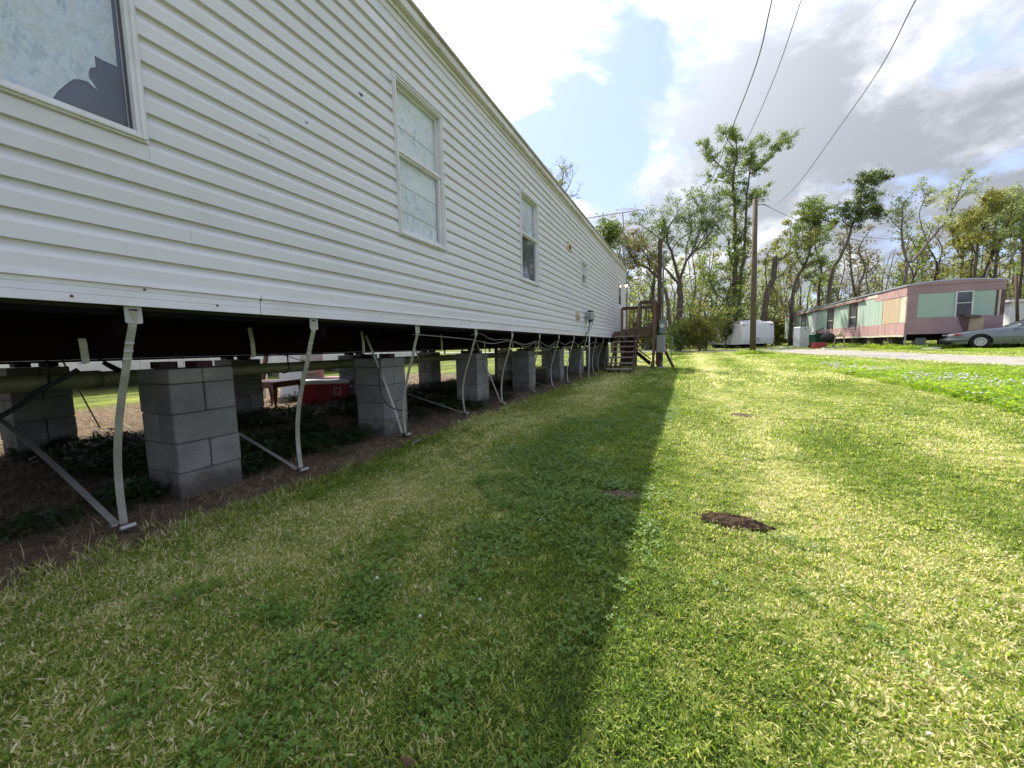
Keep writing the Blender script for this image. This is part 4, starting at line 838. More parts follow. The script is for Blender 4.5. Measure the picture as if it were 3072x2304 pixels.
for i, u_ in enumerate(sorted(rng.random() for _ in range(7))):
    x_, y_ = sx_+.1+.32*(u_-.35), sy_-.45+.3*(rng.random()-.5); w_ = .05+.07*rng.random()
    o = MB().box((x_, y_, tz(x_, y_)+.02), (w_*1.5, w_, .05), rot=Matrix.Rotation(rng.random()*3, 4, 'Z'), bev=.012).build('concrete_scrap', M['conc'], None)
    props(o, 'first second third fourth fifth sixth seventh'.split()[i]+' from the left of the pale concrete scraps at the service pole foot', 'rubble', 'concrete scraps at the service pole')
tp = on_z(2013, 1100); r = thing('fence_post', (tp.x, tp.y, 0), 'thin green metal t-post standing in the lawn right of the panel', 'fence post')
MB().bar((tp.x, tp.y, -.1), (tp.x+.03, tp.y, 1.28), .035, .03).build('post_shaft', M['meter'], r)
MB().span((tp.x+.01, tp.y-.02, .85), (tp.x+.06, tp.y-.016, 1.27)).build('post_plate', M['meter'], r)
o = MB().span((-2.0, 18.5, 0), (-1.85, 18.65, .18), bev=.03).build('bucket', M['white'], None); props(o, 'small pale bucket on the grass beyond the deck', 'bucket')

# ------------------------------------------------------------------ tv antenna
an = thing('tv_antenna', (-2.5, 18.15, 0), 'tall mast with rooftop television antenna at the far corner of the home', 'antenna')
mt = at(1868, 638, 17.5); MB().tube([(-2.46, 18.2, 0), (-2.46, 18.2, 3.4), mt], .022, 8).build('mast', M['alum'], an)
b0 = at(1752, 656, 17.0); b1 = at(1932, 628, 18.2); MB().tube([b0, mt, b1], .016, 6).build('boom', M['alum'], an)
bd = (b1-b0).normalized(); sd = bd.cross(Vector((0, 0, 1))).normalized()
for k_ in range(15):
    t_ = k_/14; p = b0+(b1-b0)*t_+Vector((0, 0, .02)); l = .35+.5*t_
    MB().tube([p-sd*l+bd*.02, p, p+sd*l+bd*.02], .007, 5).build('element', M['alum'], an)
jb = at(1868, 682, 17.5)
MB().tube([at(1805, 652, 17.3), jb], .012, 5).build('strut', M['alum'], an); MB().tube([at(1925, 632, 18.0), jb], .012, 5).build('strut', M['alum'], an)
for p_, q_ in (((1848, 630), (1912, 627)), ((1866, 624), (1900, 626))): MB().tube([at(*p_, 18.6), at(*q_, 18.2)], .009, 5).build('element', M['alum'], an)

# ------------------------------------------------------------------ utility pole and overhead wires
bp_ = at(2258, 1067, 22); px_, py_ = bp_.x, bp_.y; tp_ = at(2266, 598, 22.2)
up = thing('utility_pole', (px_, py_, tz(px_, py_)), 'bare wooden utility pole standing alone in the lawn near the road', 'utility pole')
MB().tube([(px_, py_, tz(px_, py_)-.3), (px_+(tp_.x-px_)*.5, py_+(tp_.y-py_)*.5, 4.6), tp_], [.155, .142, .122], 20).build('pole_shaft', M['pole'], up, smooth=True)
h_ = at(2263, 757, 21.95); MB().cyl(h_-ray(2263, 757)*.03, h_+ray(2263, 757)*.02, .045, 12).build('drilled_hole', M['dark'], up)
MB().tube([tp_-Vector((0, 0, .35)), at(2290, 612, 22.1), at(2303, 618, 22.1)], .02, 6).build('wire_hook', M['cableblack'], up)
M['wirem'] = mat('overhead_wire', (.10, .10, .10), (.16, .16, .16), rough=.6)
def wire(lab, pts, rad=.012, tw=0):
    P = [at(*p) for p in pts]; Q = []
    for i in range(len(P)-1):
        p0 = P[max(i-1, 0)]; p1 = P[i]; p2 = P[i+1]; p3 = P[min(i+2, len(P)-1)]
        for k in range(14):
            t = k/14; Q.append(.5*((2*p1)+(p2-p0)*t+(2*p0-5*p1+4*p2-p3)*t*t+(3*p1-p0-3*p2+p3)*t**3))
    Q.append(P[-1]); o = MB().tube(Q, rad, 6).build('overhead_wire', M['wirem'], None, smooth=True)
    if tw:
        pass
    return props(o, lab, 'wire')
wire('left overhead wire, dropping steeply past the tall tree to the service pole', [(2400, -330, 5.6), (2316, 0, 6.6), (2270, 190, 7.7), (2190, 400, 9.6), (2135, 540, 11.6), (2070, 655, 13.4), (1992, 742, 15.0)], .011)
wire('second overhead wire from the left, thinner', [(2520, -330, 5.8), (2404, 0, 7.2), (2330, 215, 8.6), (2250, 400, 10.4), (2180, 530, 12.2), (2125, 625, 13.6), (2040, 730, 14.8), (1995, 790, 15.1)], .008)
wire('right overhead wire, curving down from the top right to the bare pole', [(2930, -330, 7.6), (2747, 0, 9.2), (2640, 205, 11.2), (2505, 400, 14.5), (2400, 545, 18), (2345, 600, 20.5), (2312, 618, 21.8), (2285, 612, 22.1)], .014)
wire('overhead wire running right from the bare pole in front of the woods', [(2303, 619, 22.1), (2360, 646, 23), (2440, 680, 24), (2530, 700, 25), (2650, 716, 26), (2780, 716, 27), (2930, 700, 28), (3100, 664, 29), (3300, 600, 30)], .013)
wire('short pale cable sagging from the service pole towards the trees', [(1990, 905, 15.0), (2005, 921, 15.4), (2025, 927, 16), (2050, 928, 17.5)], .012)

# ------------------------------------------------------------------ faded green and pink trailer
TX, TY = 10.35, 26.9; TZ0 = 1.15; TZ1 = 3.62; TYE = 50.0
tr = thing('old_trailer', (12.1, 38, .45), 'faded green and pink single wide trailer home across the gravel road', 'trailer home')
MB().span((TX+.03, TY+.03, TZ0), (TX+3.55, TYE-.03, TZ1-.02)).build('body_core', M['pinkdark'], tr)
def ys_(zx, z_=2.4):
    q = on_x(2300+.1808*zx, 975, TX); return q.y
def panel(y0, y1, z0, z1, m_, name='side_panel', proud=.0, lab=None):
    b = MB(); n = max(1, int((y1-y0)/.4)); 
    for k in range(n):
        a_ = y0+(y1-y0)*k/n; c_ = y0+(y1-y0)*(k+1)/n; j = (rng.random()-.5)*.012
        b.span((TX-.012-proud+j, a_+.004, z0), (TX+.029, c_-.004, z1))
    return b.build(name, m_, tr, label=lab)
def zline(y, z0): return z0
P_ = [(300, 460, 'green'), (460, 545, 'green'), (600, 712, 'green'), (782, 880, 'green'), (950, 1105, 'green'), (1208, 1430, 'green'), (1565, 1940, 'green')]
for a_, b_, c_ in P_:
    y1_, y0_ = ys_(a_), ys_(b_); panel(max(y0_, TY), min(y1_, TYE), 1.75 if a_ > 900 else TZ0+.02, 3.32, M[c_])
yt = ys_(1942); panel(29.35, yt, 1.78, 3.12, M['tan'], 'plywood_panel'); panel(27.55, 29.33, 1.78, 3.12, M['tan'], 'plywood_panel'); panel(TY+.05, 27.53, 1.78, 3.12, M['tanlight'], 'side_panel')
panel(TY+.02, ys_(952), TZ0, 1.76, M['pink'], 'lower_panel', .02); panel(TY+.02, yt+1.0, 3.14, TZ1-.02, M['pink'], 'upper_panel', .01); panel(yt+1.02, TYE, 3.34, TZ1-.04, M['pink'], 'upper_panel', .0)
for a_, b_, z0_, z1_ in ((545, 600, TZ0+.7, 3.3), (720, 776, 1.75, 3.25), (1115, 1198, 1.6, 3.2), (1458, 1548, 1.62, 3.22)):
    y1_, y0_ = ys_(a_), ys_(b_); wn = thing_part('window', tr, (TX, y0_, z0_))
    b = MB(); t_ = .07
    b.span((TX-.05, y0_-t_, z0_-t_), (TX+.02, y0_, z1_+t_)); b.span((TX-.05, y1_, z0_-t_), (TX+.02, y1_+t_, z1_+t_)); b.span((TX-.05, y0_, z0_-t_), (TX+.02, y1_, z0_)); b.span((TX-.05, y0_, z1_), (TX+.02, y1_, z1_+t_))
    b.build('frame', M['brown'], wn); MB().span((TX-.025, y0_, (z0_+z1_)/2-.03), (TX+.01, y1_, (z0_+z1_)/2+.03)).build('meeting_rail', M['tanlight'], wn)
    MB().span((TX-.018, y0_, z0_), (TX-.014, y1_, z1_)).build('pane', M['glass'], wn); MB().span((TX-.006, y0_, z0_), (TX-.002, y1_, z1_)).build('dark_blind', M['slate'], wn)
    MB().span((TX-.06, y0_-.05, z0_-t_-.05), (TX-.02, y1_+.05, z0_-t_)).build('sill', M['tanlight'], wn)
y1_, y0_ = ys_(882), ys_(945); MB().span((TX-.04, y0_, TZ0+.05), (TX+.02, y1_, 3.28)).build('door', M['white'], tr)
# sagging bottom trim and drooping roof edge
n = 26; b = MB()
for k in range(n):
    a_ = TY+(ys_(952)-TY)*k/n; c_ = TY+(ys_(952)-TY)*(k+1)/n; d_ = .05*vnoise(k*.7, 2.5, 4)
    b.span((TX-.06, a_, TZ0-.09-d_), (TX+.0, c_, TZ0-.002-d_*.3))
b.build('bottom_trim', M['tanlight'], tr)
b = MB(); b.span((TX-.16, ys_(1665), 3.36), (TX-.02, ys_(655), 3.42)); b.build('awning_rail', M['pink'], tr)
MB().span((TX-.13, ys_(1560), 3.47), (TX-.02, ys_(655), 3.52)).build('awning_rail', M['tanlight'], tr)
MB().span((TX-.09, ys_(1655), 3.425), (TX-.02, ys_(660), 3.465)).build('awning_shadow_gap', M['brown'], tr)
MB().span((TX-.03, ys_(1865), 3.36), (TX-.022, ys_(1705), 3.54)).build('vent_panel', M['tanlight'], tr)
b = MB(); n = 30
for k in range(n):
    a_ = TY-.04+(TYE-TY)*k/n; c_ = TY-.04+(TYE-TY)*(k+1)/n; d_ = .06*(vnoise(k*.6, 1.5, 8)-.5)*(k > 8)
    b.span((TX-.07, a_, TZ1+d_), (TX+.3, c_, TZ1+.075+d_))
b.build('roof_edge', M['trmetal'], tr)
prf = [(TX-.06, TZ1+.0), (TX+3.66, TZ1+.0), (TX+3.66, TZ1+.07), (TX+2.6, TZ1+.19), (TX+1.8, TZ1+.22), (TX+.9, TZ1+.18), (TX-.06, TZ1+.08)]
MB().prism(prf, TY-.02, TYE).build('roof', M['trmetal'], tr)
prf2 = [(TX+.01, TZ1-.02), (TX+3.6, TZ1-.02), (TX+3.6, TZ1+.04), (TX+2.6, TZ1+.14), (TX+1.8, TZ1+.17), (TX+.9, TZ1+.13), (TX+.01, TZ1+.03)]
MB().prism(prf2, TY-.055, TY-.022).build('gable_panel', M['pinkdark'], tr)
# end wall panels
def ex(px): return on_y(px, 930, TY).x
def epanel(x0, x1, z0, z1, m_, name, pr=.0): return MB().span((x0, TY-.02-pr, z0), (x1, TY+.028, z1)).build(name, m_, tr)
ZA, ZC = 1.98, 3.18
epanel(TX-.0, TX+3.6, ZC+.01, TZ1-.021, M['pinkdark'], 'end_upper_panel'); epanel(TX, TX+3.6, TZ0, ZA-.01, M['pinkdark'], 'end_lower_panel')
epanel(TX, ex(2752)-.005, ZA, ZC, M['pinkdark'], 'end_side_panel'); epanel(ex(2752), ex(2864), ZA, ZC, M['green'], 'end_green_panel'); epanel(ex(2922), ex(2988), ZA, ZC, M['green'], 'end_green_panel')
epanel(ex(2988)+.005, ex(2996), ZA, ZC, M['brown'], 'end_trim'); epanel(ex(2997), ex(3004), ZA, ZC, M['tanlight'], 'end_strip'); epanel(ex(3005), TX+3.6, ZA, ZC, M['brown'], 'end_corner')
x0_, x1_ = ex(2867), ex(2918); wn = thing_part('window', tr, ((x0_+x1_)/2, TY, ZA))
b = MB(); b.span((x0_-.03, TY-.06, ZA-.05), (x0_+.03, TY, ZC+.03)); b.span((x1_-.03, TY-.06, ZA-.05), (x1_+.03, TY, ZC+.03)); b.span((x0_+.03, TY-.06, ZC-.02), (x1_-.03, TY, ZC+.03)); b.build('frame', M['white'], wn)
MB().span((x0_+.03, TY-.05, 2.62), (x1_-.03, TY-.01, 2.66)).build('meeting_rail', M['white'], wn)
MB().span((x0_+.03, TY-.033, ZA), (x1_-.03, TY-.030, ZC-.02)).build('pane', M['glass'], wn); MB().span((x0_+.03, TY-.018, ZA), (x1_-.03, TY-.010, ZC-.02)).build('dark_blind', M['dark'], wn)
b = MB(); b.box((x0_+.55, TY-.14, ZA-.02), (.55, .3, .12), rot=Matrix.Rotation(.12, 4, 'Y')); b.build('leaning_shelf', M['brown'], tr)
MB().box((x0_+.75, TY-.09, ZA-.55), (.5, .12, .9), rot=Matrix.Rotation(.1, 4, 'Y')).build('bare_plywood_patch', M['tan'], tr)
MB().box((x0_+.4, TY-.06, ZA-.45), (.22, .04, .95), rot=Matrix.Rotation(-.35, 4, 'Y')).build('torn_panel_strip', M['brown'], tr)
# supports
for y in (27.2, 29.5, 31.8, 34.2, 36.8, 39.4, 42.2, 45.2, 48.6):
    for X in (TX+.7, TX+2.8):
        g = tz(X, y); MB().span((X-.2, y-.2, g-.05), (X+.2, y+.2, TZ0-.2), bev=.01).build('support_pier', M['block'], tr)
MB().span((TX+.6, TY+.1, TZ0-.2), (TX+.72, TYE-.1, TZ0-.005)).build('chassis_beam', M['steel'], tr); MB().span((TX+2.8, TY+.1, TZ0-.2), (TX+2.92, TYE-.1, TZ0-.005)).build('chassis_beam', M['steel'], tr)
MB().span((TX+.2, TY+.2, TZ0-.32), (TX+3.4, TY+.3, TZ0-.01)).build('front_crossmember', M['steel'], tr)
g = tz(TX, TY); MB().cyl((TX+.02, TY-.02, g-.05), (TX+.02, TY-.02, TZ0-.01), .035, 8).build('corner_prop', M['tread'], tr)
MB().bar((TX+1.0, TY-.25, g+.02), (TX+1.5, TY+.2, TZ0-.5), .04, .04).build('corner_prop', M['tread'], tr)
def shrub_mesh():
    pass

# the trailer stands two degrees off the line of the white home, turned about its near corner
_r = Matrix.Rotation(R(2.05), 3, 'Z'); _c = Vector((TX, TY, .45)); tr.location = _c+_r @ (tr.location-_c); tr.rotation_euler = (0, 0, R(2.05))
# things in front of the trailer
def px_ground(px, d):
    for py in np.arange(1100, 1015, -.5):
        q = at(px, py, d)
        if q.z >= tz(q.x, q.y): return Vector((q.x, q.y, tz(q.x, q.y)))
    q = at(px, 1030, d); return Vector((q.x, q.y, tz(q.x, q.y)))
q = px_ground(2403, 30.5); fr = thing('refrigerator', q, 'pale blue white refrigerator standing outside the green trailer', 'refrigerator', rz=R(25))
MB().box((0, 0, .80), (.80, .70, 1.55), bev=.03).build('fridge_body', M['fridge'], fr, local=True)
MB().box((0, -.372, .33), (.78, .04, .60), bev=.01).build('freezer_door', M['fridge'], fr, local=True); MB().box((0, -.372, 1.11), (.78, .04, .92), bev=.01).build('fridge_door', M['fridge'], fr, local=True)
MB().box((-.02, -.40, 1.42), (.07, .03, .12)).build('door_handle', M['cableblack'], fr, local=True); MB().box((-.30, -.40, .30), (.07, .02, .06)).build('badge', M['cableblack'], fr, local=True)
q = px_ground(2452, 27.5); bn = thing('wheelie_bin', q, 'dark green wheeled rubbish bin beside the trailer steps', 'bin', rz=R(20))
MB().prism([(-.33, .06), (.33, .06), (.42, .92), (-.42, .92)], -.33, .33).build('bin_body', M['bin'], bn, local=True)
MB().prism([(-.45, .925), (.45, .925), (.42, 1.0), (-.38, 1.02)], -.37, .37).build('lid', M['bin'], bn, local=True)
MB().box((0, -.40, .86), (.5, .05, .06)).build('bin_handle', M['bin'], bn, local=True)
for s in (-1, 1): MB().cyl((s*.36-.03, .28, .10), (s*.36+.03, .28, .10), .10, 12).build('bin_wheel', M['tyre'], bn, local=True)
q = px_ground(2455, 25.5); o = thing('red_tub', q, 'faded red plastic tub on the grass in front of the green bin', 'tub', rz=R(10))
MB().prism([(-.33, .0), (.29, .0), (.34, .38), (-.30, .38)], -.22, .22).build('tub_body', M['tub'], o, local=True); MB().box((.02, 0, .39), (.70, .48, .03), bev=.008).build('tub_rim', M['tub'], o, local=True)
q = px_ground(2482, 26.5); o = thing('kettle_grill', q, 'round black barbecue grill beside the green bin', 'grill')
MB().tube([(0, 0, .32), (0, 0, .42), (0, 0, .62), (0, 0, .86), (0, 0, 1.0), (0, 0, 1.06)], [.12, .30, .42, .36, .2, .03], 18).build('grill_bowl', M['cableblack'], o, local=True, smooth=True)
for a_ in (0, 2.1, 4.2): MB().bar((.18*math.cos(a_), .18*math.sin(a_), .4), (.32*math.cos(a_), .32*math.sin(a_), 0), .03, .03).build('leg', M['cableblack'], o, local=True)
q = px_ground(2517, 24.5); o = thing('sawhorse', q, 'pale wooden sawhorse with a yellow rag on top before the trailer', 'sawhorse', rz=R(-20))
MB().box((0, 0, .78), (.5, .09, .06)).build('crossbar', M['tread'], o, local=True)
for s in (-1, 1):
    for u in (-1, 1): MB().bar((s*.2, u*.03, .76), (s*.27, u*.22, 0), .04, .05).build('leg', M['tread'], o, local=True)
MB().tube([(0, 0, .8), (.02, 0, .92), (.0, .02, 1.05), (.03, 0, 1.12)], [.10, .12, .07, .02], 7).build('rag', M['tan2'], o, local=True)
q = px_ground(2437, 31.5); o = thing('entry_steps', q, 'dark steps with sloping metal handrail at the trailer door', 'steps')
for k in range(4): MB().span((TX-1.2+.26*k-q.x, -.5, .17*k), (TX-1.2+.26*(k+1)-q.x, .4, .17*(k+1)-.002)).build('step', M['brown'], o, local=True)
MB().tube([(TX-1.4-q.x, -.5, .95), (TX-.3-q.x, -.5, 1.55), (TX-.1-q.x, -.5, 1.7)], .03, 6).build('handrail', M['steel'], o, local=True); MB().tube([(TX-.9-q.x, -.5, .3), (TX-.9-q.x, -.5, 1.22)], .025, 6).build('rail_post', M['steel'], o, local=True)
# debris
ORD = 'first second third fourth fifth sixth seventh eighth ninth tenth eleventh twelfth thirteenth fourteenth'.split()
def debris(px, d, n, spread, m_s, grp, lab, nm='scrap_board'):
    for k, dx_ in enumerate(sorted((rng.random()-.5)*spread for _ in range(n))):
        q = px_ground(px+dx_, d+(rng.random()-.5)*1.2); w_ = .15+.5*rng.random()
        o = MB().box((q.x, q.y, q.z+.04), (w_, .12+.1*rng.random(), .03+.06*rng.random()), rot=Matrix.Rotation(rng.random()*3, 4, 'Z') @ Matrix.Rotation((rng.random()-.5)*.4, 4, 'Y')).build(nm, M[rng.choice(m_s)], None)
        props(o, ORD[k]+' from the left, '+lab, 'debris', grp)
debris(2340, 31, 14, 60, ['white', 'conc', 'tread', 'tanlight'], 'white scraps heaped beside the camper', 'pale scrap lying in the heap between camper and green trailer')
debris(2780, 19.2, 9, 75, ['white', 'meter', 'tanlight', 'fridge'], 'flat scraps on the grass before the trailer end', 'flat pale scrap lying on the grass left of the car')
debris(2478, 24, 3, 26, ['white', 'conc'], 'small white litter near the red tub', 'small white litter on the grass beside the red tub')
debris(2530, 24, 2, 10, ['tan2', 'white'], 'yellow scraps under the sawhorse', 'yellowish scrap on the grass beneath the sawhorse')
debris(2195, 38, 4, 40, ['fridge', 'cableblack', 'conc'], 'grey junk left of the camper', 'grey junk on the grass left of the camper')

# ------------------------------------------------------------------ camper
D_ = 34.0
q0 = px_ground(2223, D_); fl = px_ground(2319, D_+.1); ang = math.atan2(fl.y-q0.y, fl.x-q0.x)
cp = thing('camper_trailer', q0, 'old white travel trailer parked against the woods left of the utility pole', 'camper', rz=ang)
LW = (fl-q0).length; CH = 2.32; CL = 5.4
# local: x along the front face, y back into the woods
prf = [(0, .38), (-.06, .9), (-.02, 1.6), (.05, CH-.15), (.25, CH), (.5, CH+.05), (CL, CH-.12), (CL, .42), (.7, .34)]
def yz_prism(pf, x0, x1): return MB().prism(pf, x0, x1, axis=0)
yz_prism(prf, 0, LW).build('camper_body', M['rvwhite'], cp, local=True)
MB().prism([(.25, CH+.03), (CL-.1, CH-.08), (CL-.1, CH+.0), (2.5, CH+.15), (.4, CH+.14)], .2, LW-.9, axis=0).build('roof_cap', M['rvwhite'], cp, local=True)
b = MB()
for k in range(16): b.box((-.02+.25*rng.random(), 1.2+4.8*rng.random(), CH+.05), (.3, .7*rng.random()+.2, .05), rot=Matrix.Rotation((rng.random()-.5)*.5, 4, 'X'))
b.build('roof_debris', M['rvroof'], cp, local=True)
for (y0_, y1_, z0_, z1_) in ((1.3, 1.8, 1.25, 1.75), (2.1, 2.7, 1.15, 1.75), (3.9, 4.4, 1.2, 1.8), (5.0, 5.6, 1.25, 1.75)):
    wn = MB().span((-.035, y0_, z0_), (-.002, y1_, z1_)).build('window', M['rvroof'], cp, local=True); pb_ = MB().span((-.045, y0_+.05, z0_+.05), (-.036, y1_-.05, z1_-.05)); pb_.v = [tuple(wmat(cp) @ Vector(v_)) for v_ in pb_.v]; pb_.build('pane', M['glassdark'], wn)
MB().span((-.03, 2.95, .55), (-.002, 3.6, 2.1)).build('door', M['rvroof'], cp, local=True)
for s in (.12, LW-.3): MB().span((s, -.04, CH-.3), (s+.14, -.0, CH-.22)).build('marker_light', M['brown'], cp, local=True)
for k, (a_, s_) in enumerate(((1.25, .22), (1.55, .16), (1.0, .12))):
    b = MB()
    for j in range(7): b.box((a_+(rng.random()-.5)*s_*2, -.062, .72+(rng.random()-.3)*s_*1.6), (.10*rng.random()+.04, .01, .05+.06*rng.random()), rot=Matrix.Rotation(rng.random(), 4, 'Y'))
    b.build('peeling_patch', M['rvroof'], cp, local=True)
for y in (3.0, 3.9):
    for x in (.15, LW-.15): 
        MB().cyl((x-.1, y, .33), (x+.1, y, .33), .33, 18).build('wheel', M['tyre'], cp, local=True)
MB().bar((LW*.35, .5, .38), (LW*.5, -1.1, .32), .08, .1).build('hitch_frame', M['steel'], cp, local=True); MB().bar((LW*.65, .5, .38), (LW*.5, -1.1, .32), .08, .1).build('hitch_frame', M['steel'], cp, local=True)
MB().cyl((LW*.5, -1.05, 0), (LW*.5, -1.05, .5), .04, 8).build('jack', M['steel'], cp, local=True)
MB().span((.3, .7, .18), (LW-.3, CL-.5, .37)).build('chassis', M['steel'], cp, local=True)

# ------------------------------------------------------------------ car
def make_car():
    q = px_ground(2925, 18.6); adir = math.atan2(-.53+.30, .85)
    vdir = Vector((CR.x, CR.y, 0)).normalized()*.76-Vector((CF.x, CF.y, 0)).normalized()*.65
    rz = math.atan2(vdir.y, vdir.x)
    c = thing('parked_car', q, 'grey sedan parked nose left on the grass in front of the trailer end', 'car', rz=rz)
    # local: x from nose to tail, origin under the front wheel; y negative = side towards the camera
    HWD = .89; wb = 2.76; WR = .32
    def top(x):
        pts = [(-1.02, .50), (-.98, .60), (-.88, .68), (-.6, .76), (0, .86), (.5, .92), (.85, .955), (1.5, .975), (2.6, .99), (3.3, .98), (3.6, .965), (4.0, .93), (4.0, .60), (4.01, .5)]
        return np.interp(x, [p[0] for p in pts[:-2]], [p[1] for p in pts[:-2]])
    def bot(x):
        z = .25+.10*max(0, (-x-.75)/.3) if x < -.75 else .22
        for wx in (0, wb):
            d = abs(x-wx); Ra = .385
            if d < Ra: z = max(z, .30+math.sqrt(max(0, Ra*Ra-d*d))*1.0)
        return z
    def hw(x):
        return HWD*(1-.10*max(0, (-x-.35)/.67)**1.7*2.2-.06*max(0, (x-3.2)/.8)**2)
    xs = sorted(set(list(np.round(np.linspace(-1.02, 4.0, 70), 3))+[round(wx+s*.385, 3) for wx in (0, wb) for s in (-1, -.999, .999, 1)]+[round(wx+.385*math.cos(a), 3) for wx in (0, wb) for a in np.linspace(0, math.pi, 12)]))
    vs = []; fs = []; K = 7
    for x in xs:
        zt, zb = float(top(x)), bot(x); h = hw(x)
        for side in (-1, 1):
            for k_ in range(K):
                v = k_/(K-1); z_ = zb+(zt-zb)*v; yy = h*(1-.05*(1-min(1, (z_-.2)/.25))-.055*max(0, (z_-.62)/.38)**2-.04*(v > .99)); vs.append((x, side*yy, z_))
        vs.append((x, 0, zt+.035*min(1, (x+1.02)*3)))
    N_ = 2*K+1
    for i in range(len(xs)-1):
        a_ = i*N_; b_ = (i+1)*N_
        for k_ in range(K-1): fs.append((a_+k_, a_+k_+1, b_+k_+1, b_+k_)); fs.append((a_+K+k_, b_+K+k_, b_+K+k_+1, a_+K+k_+1))
        fs.append((a_+K-1, a_+2*K, b_+2*K, b_+K-1)); fs.append((a_+2*K, a_+2*K-1, b_+2*K-1, b_+2*K))
    fs.append(tuple(range(0, K))+(2*K,)+tuple(range(2*K-1, K-1, -1))); e = (len(xs)-1)*N_
    fs.append(tuple(e+j for j in (list(range(0, K))+[2*K]+list(range(2*K-1, K-1, -1)))))
    body = MB().add(vs, fs).build('body', M['carpaint'], c, local=True, smooth=True)
    # greenhouse: stations x: (zbase, ztop, half width base, half width top)
    gx = [(.78, .95, .955, .70, .62), (1.0, .965, 1.07, .76, .62), (1.3, .97, 1.22, .80, .62), (1.55, .975, 1.335, .80, .615), (1.75, .98, 1.375, .80, .61), (2.3, .985, 1.395, .80, .61), (2.8, .98, 1.375, .80, .60), (3.05, .975, 1.33, .80, .59), (3.35, .97, 1.17, .78, .6), (3.6, .965, 1.02, .74, .6), (3.72, .955, .96, .70, .62)]
    def gh(grow, m_, name, rng_=None):
        vs = []; fs = []
        for (x, zb, zt, wb_, wt) in gx:
            for yy, zz_ in ((-wb_, zb), (-(wb_*.35+wt*.65), zb+(zt-zb)*.62), (-wt, zt-.02*(zt > 1.3)), (-wt*.7, zt+.012), (wt*.7, zt+.012), (wt, zt-.02*(zt > 1.3)), ((wb_*.35+wt*.65), zb+(zt-zb)*.62), (wb_, zb)):
                vs.append((x, yy*grow, zz_))
        for i in range(len(gx)-1):
            for k_ in range(7): fs.append((i*8+k_, i*8+k_+1, (i+1)*8+k_+1, (i+1)*8+k_))
        return MB().add(vs, fs).build(name, m_, c, local=True, smooth=False)
    gh(1.0, M['carpaint'], 'cabin')
    M['autoglass'] = mat('tinted_car_glass', (.02, .025, .028), (.03, .035, .04), rough=.06, spec=.9, coat=.5)
    def side_pane(xa, xb, za, zc, s=-1):
        # quad on the sloping cabin side
        def P(x, v):
            for i in range(len(gx)-1):
                if gx[i][0] <= x <= gx[i+1][0]:
                    u = (x-gx[i][0])/(gx[i+1][0]-gx[i][0]); g_ = [gx[i][j]+(gx[i+1][j]-gx[i][j])*u for j in range(5)]; break
            zb, zt, wb_, wt = g_[1:]; z_ = zb+(zt-zb)*v; wm = wb_*.35+wt*.65
            w_ = wb_+(wm-wb_)*v/.62 if v < .62 else wm+(wt-wm)*(v-.62)/.38
            return (x, s*(w_+.008), z_)
        xs_ = np.linspace(xa, xb, 8); vs_ = []; fs_ = []
        for x in xs_:
            for v in (za, .62, zc): vs_.append(P(x, v))
        for i in range(7):
            for k_ in range(2): fs_.append((i*3+k_, i*3+k_+1, (i+1)*3+k_+1, (i+1)*3+k_))
        return MB().add(vs_, fs_).build('side_window', M['autoglass'], c, local=True)
    for s in (-1, 1): side_pane(1.12, 2.08, .10, .86, s); side_pane(2.16, 2.95, .10, .86, s); side_pane(3.0, 3.32, .12, .8, s)
    MB().add([(.86, -.60, 1.0), (.86, .60, 1.0), (1.52, .53, 1.35), (1.52, -.53, 1.35)], [(0, 1, 2, 3)]).build('windscreen', M['autoglass'], c, local=True)
    # trims, lamps, mirror, handle
    MB().box((1.4, -HWD-.002, .52), (2.2, .02, .035)).build('side_moulding', M['chromegrey'], c, local=True)
    MB().tube([(-.80, -.815, .66), (-.93, -.70, .645), (-1.0, -.52, .63)], [.055, .062, .05], 8).build('headlight', M['headlamp'], c, local=True, smooth=True)
    MB().tube([(-.80, .815, .66), (-.93, .70, .645), (-1.0, .52, .63)], [.055, .062, .05], 8).build('headlight', M['headlamp'], c, local=True, smooth=True)
    MB().tube([(-.58, -.875, .675), (-.70, -.85, .668), (-.80, -.82, .66)], [.02, .045, .055], 8).build('indicator', M['amber'], c, local=True, smooth=True)
    MB().tube([(-.42, -.87, .42), (-.8, -.84, .42), (-1.02, -.62, .42), (-1.07, 0, .42), (-1.02, .62, .42), (-.8, .84, .42)], [.05, .085, .095, .095, .095, .085], 8).build('front_bumper', M['carpaint'], c, local=True, smooth=True)
    MB().box((-1.05, 0, .60), (.04, .8, .07)).build('grille', M['dark'], c, local=True); MB().box((-1.14, 0, .42), (.02, .36, .12)).build('number_plate', M['meter'], c, local=True)
    for s in (-1, 1):
        MB().box((1.08, s*.95, 1.02), (.10, .20, .12), bev=.03).build('wing_mirror', M['carpaint'], c, local=True)
        for xh in (1.95, 2.85): MB().box((xh, s*(HWD-.005), .80), (.17, .03, .035), bev=.008).build('door_handle', M['cableblack'], c, local=True)
        for xd in (.95, 2.12, 3.0): MB().box((xd, s*(HWD-.012), .62), (.008, .02, .62)).build('door_gap', M['dark'], c, local=True)
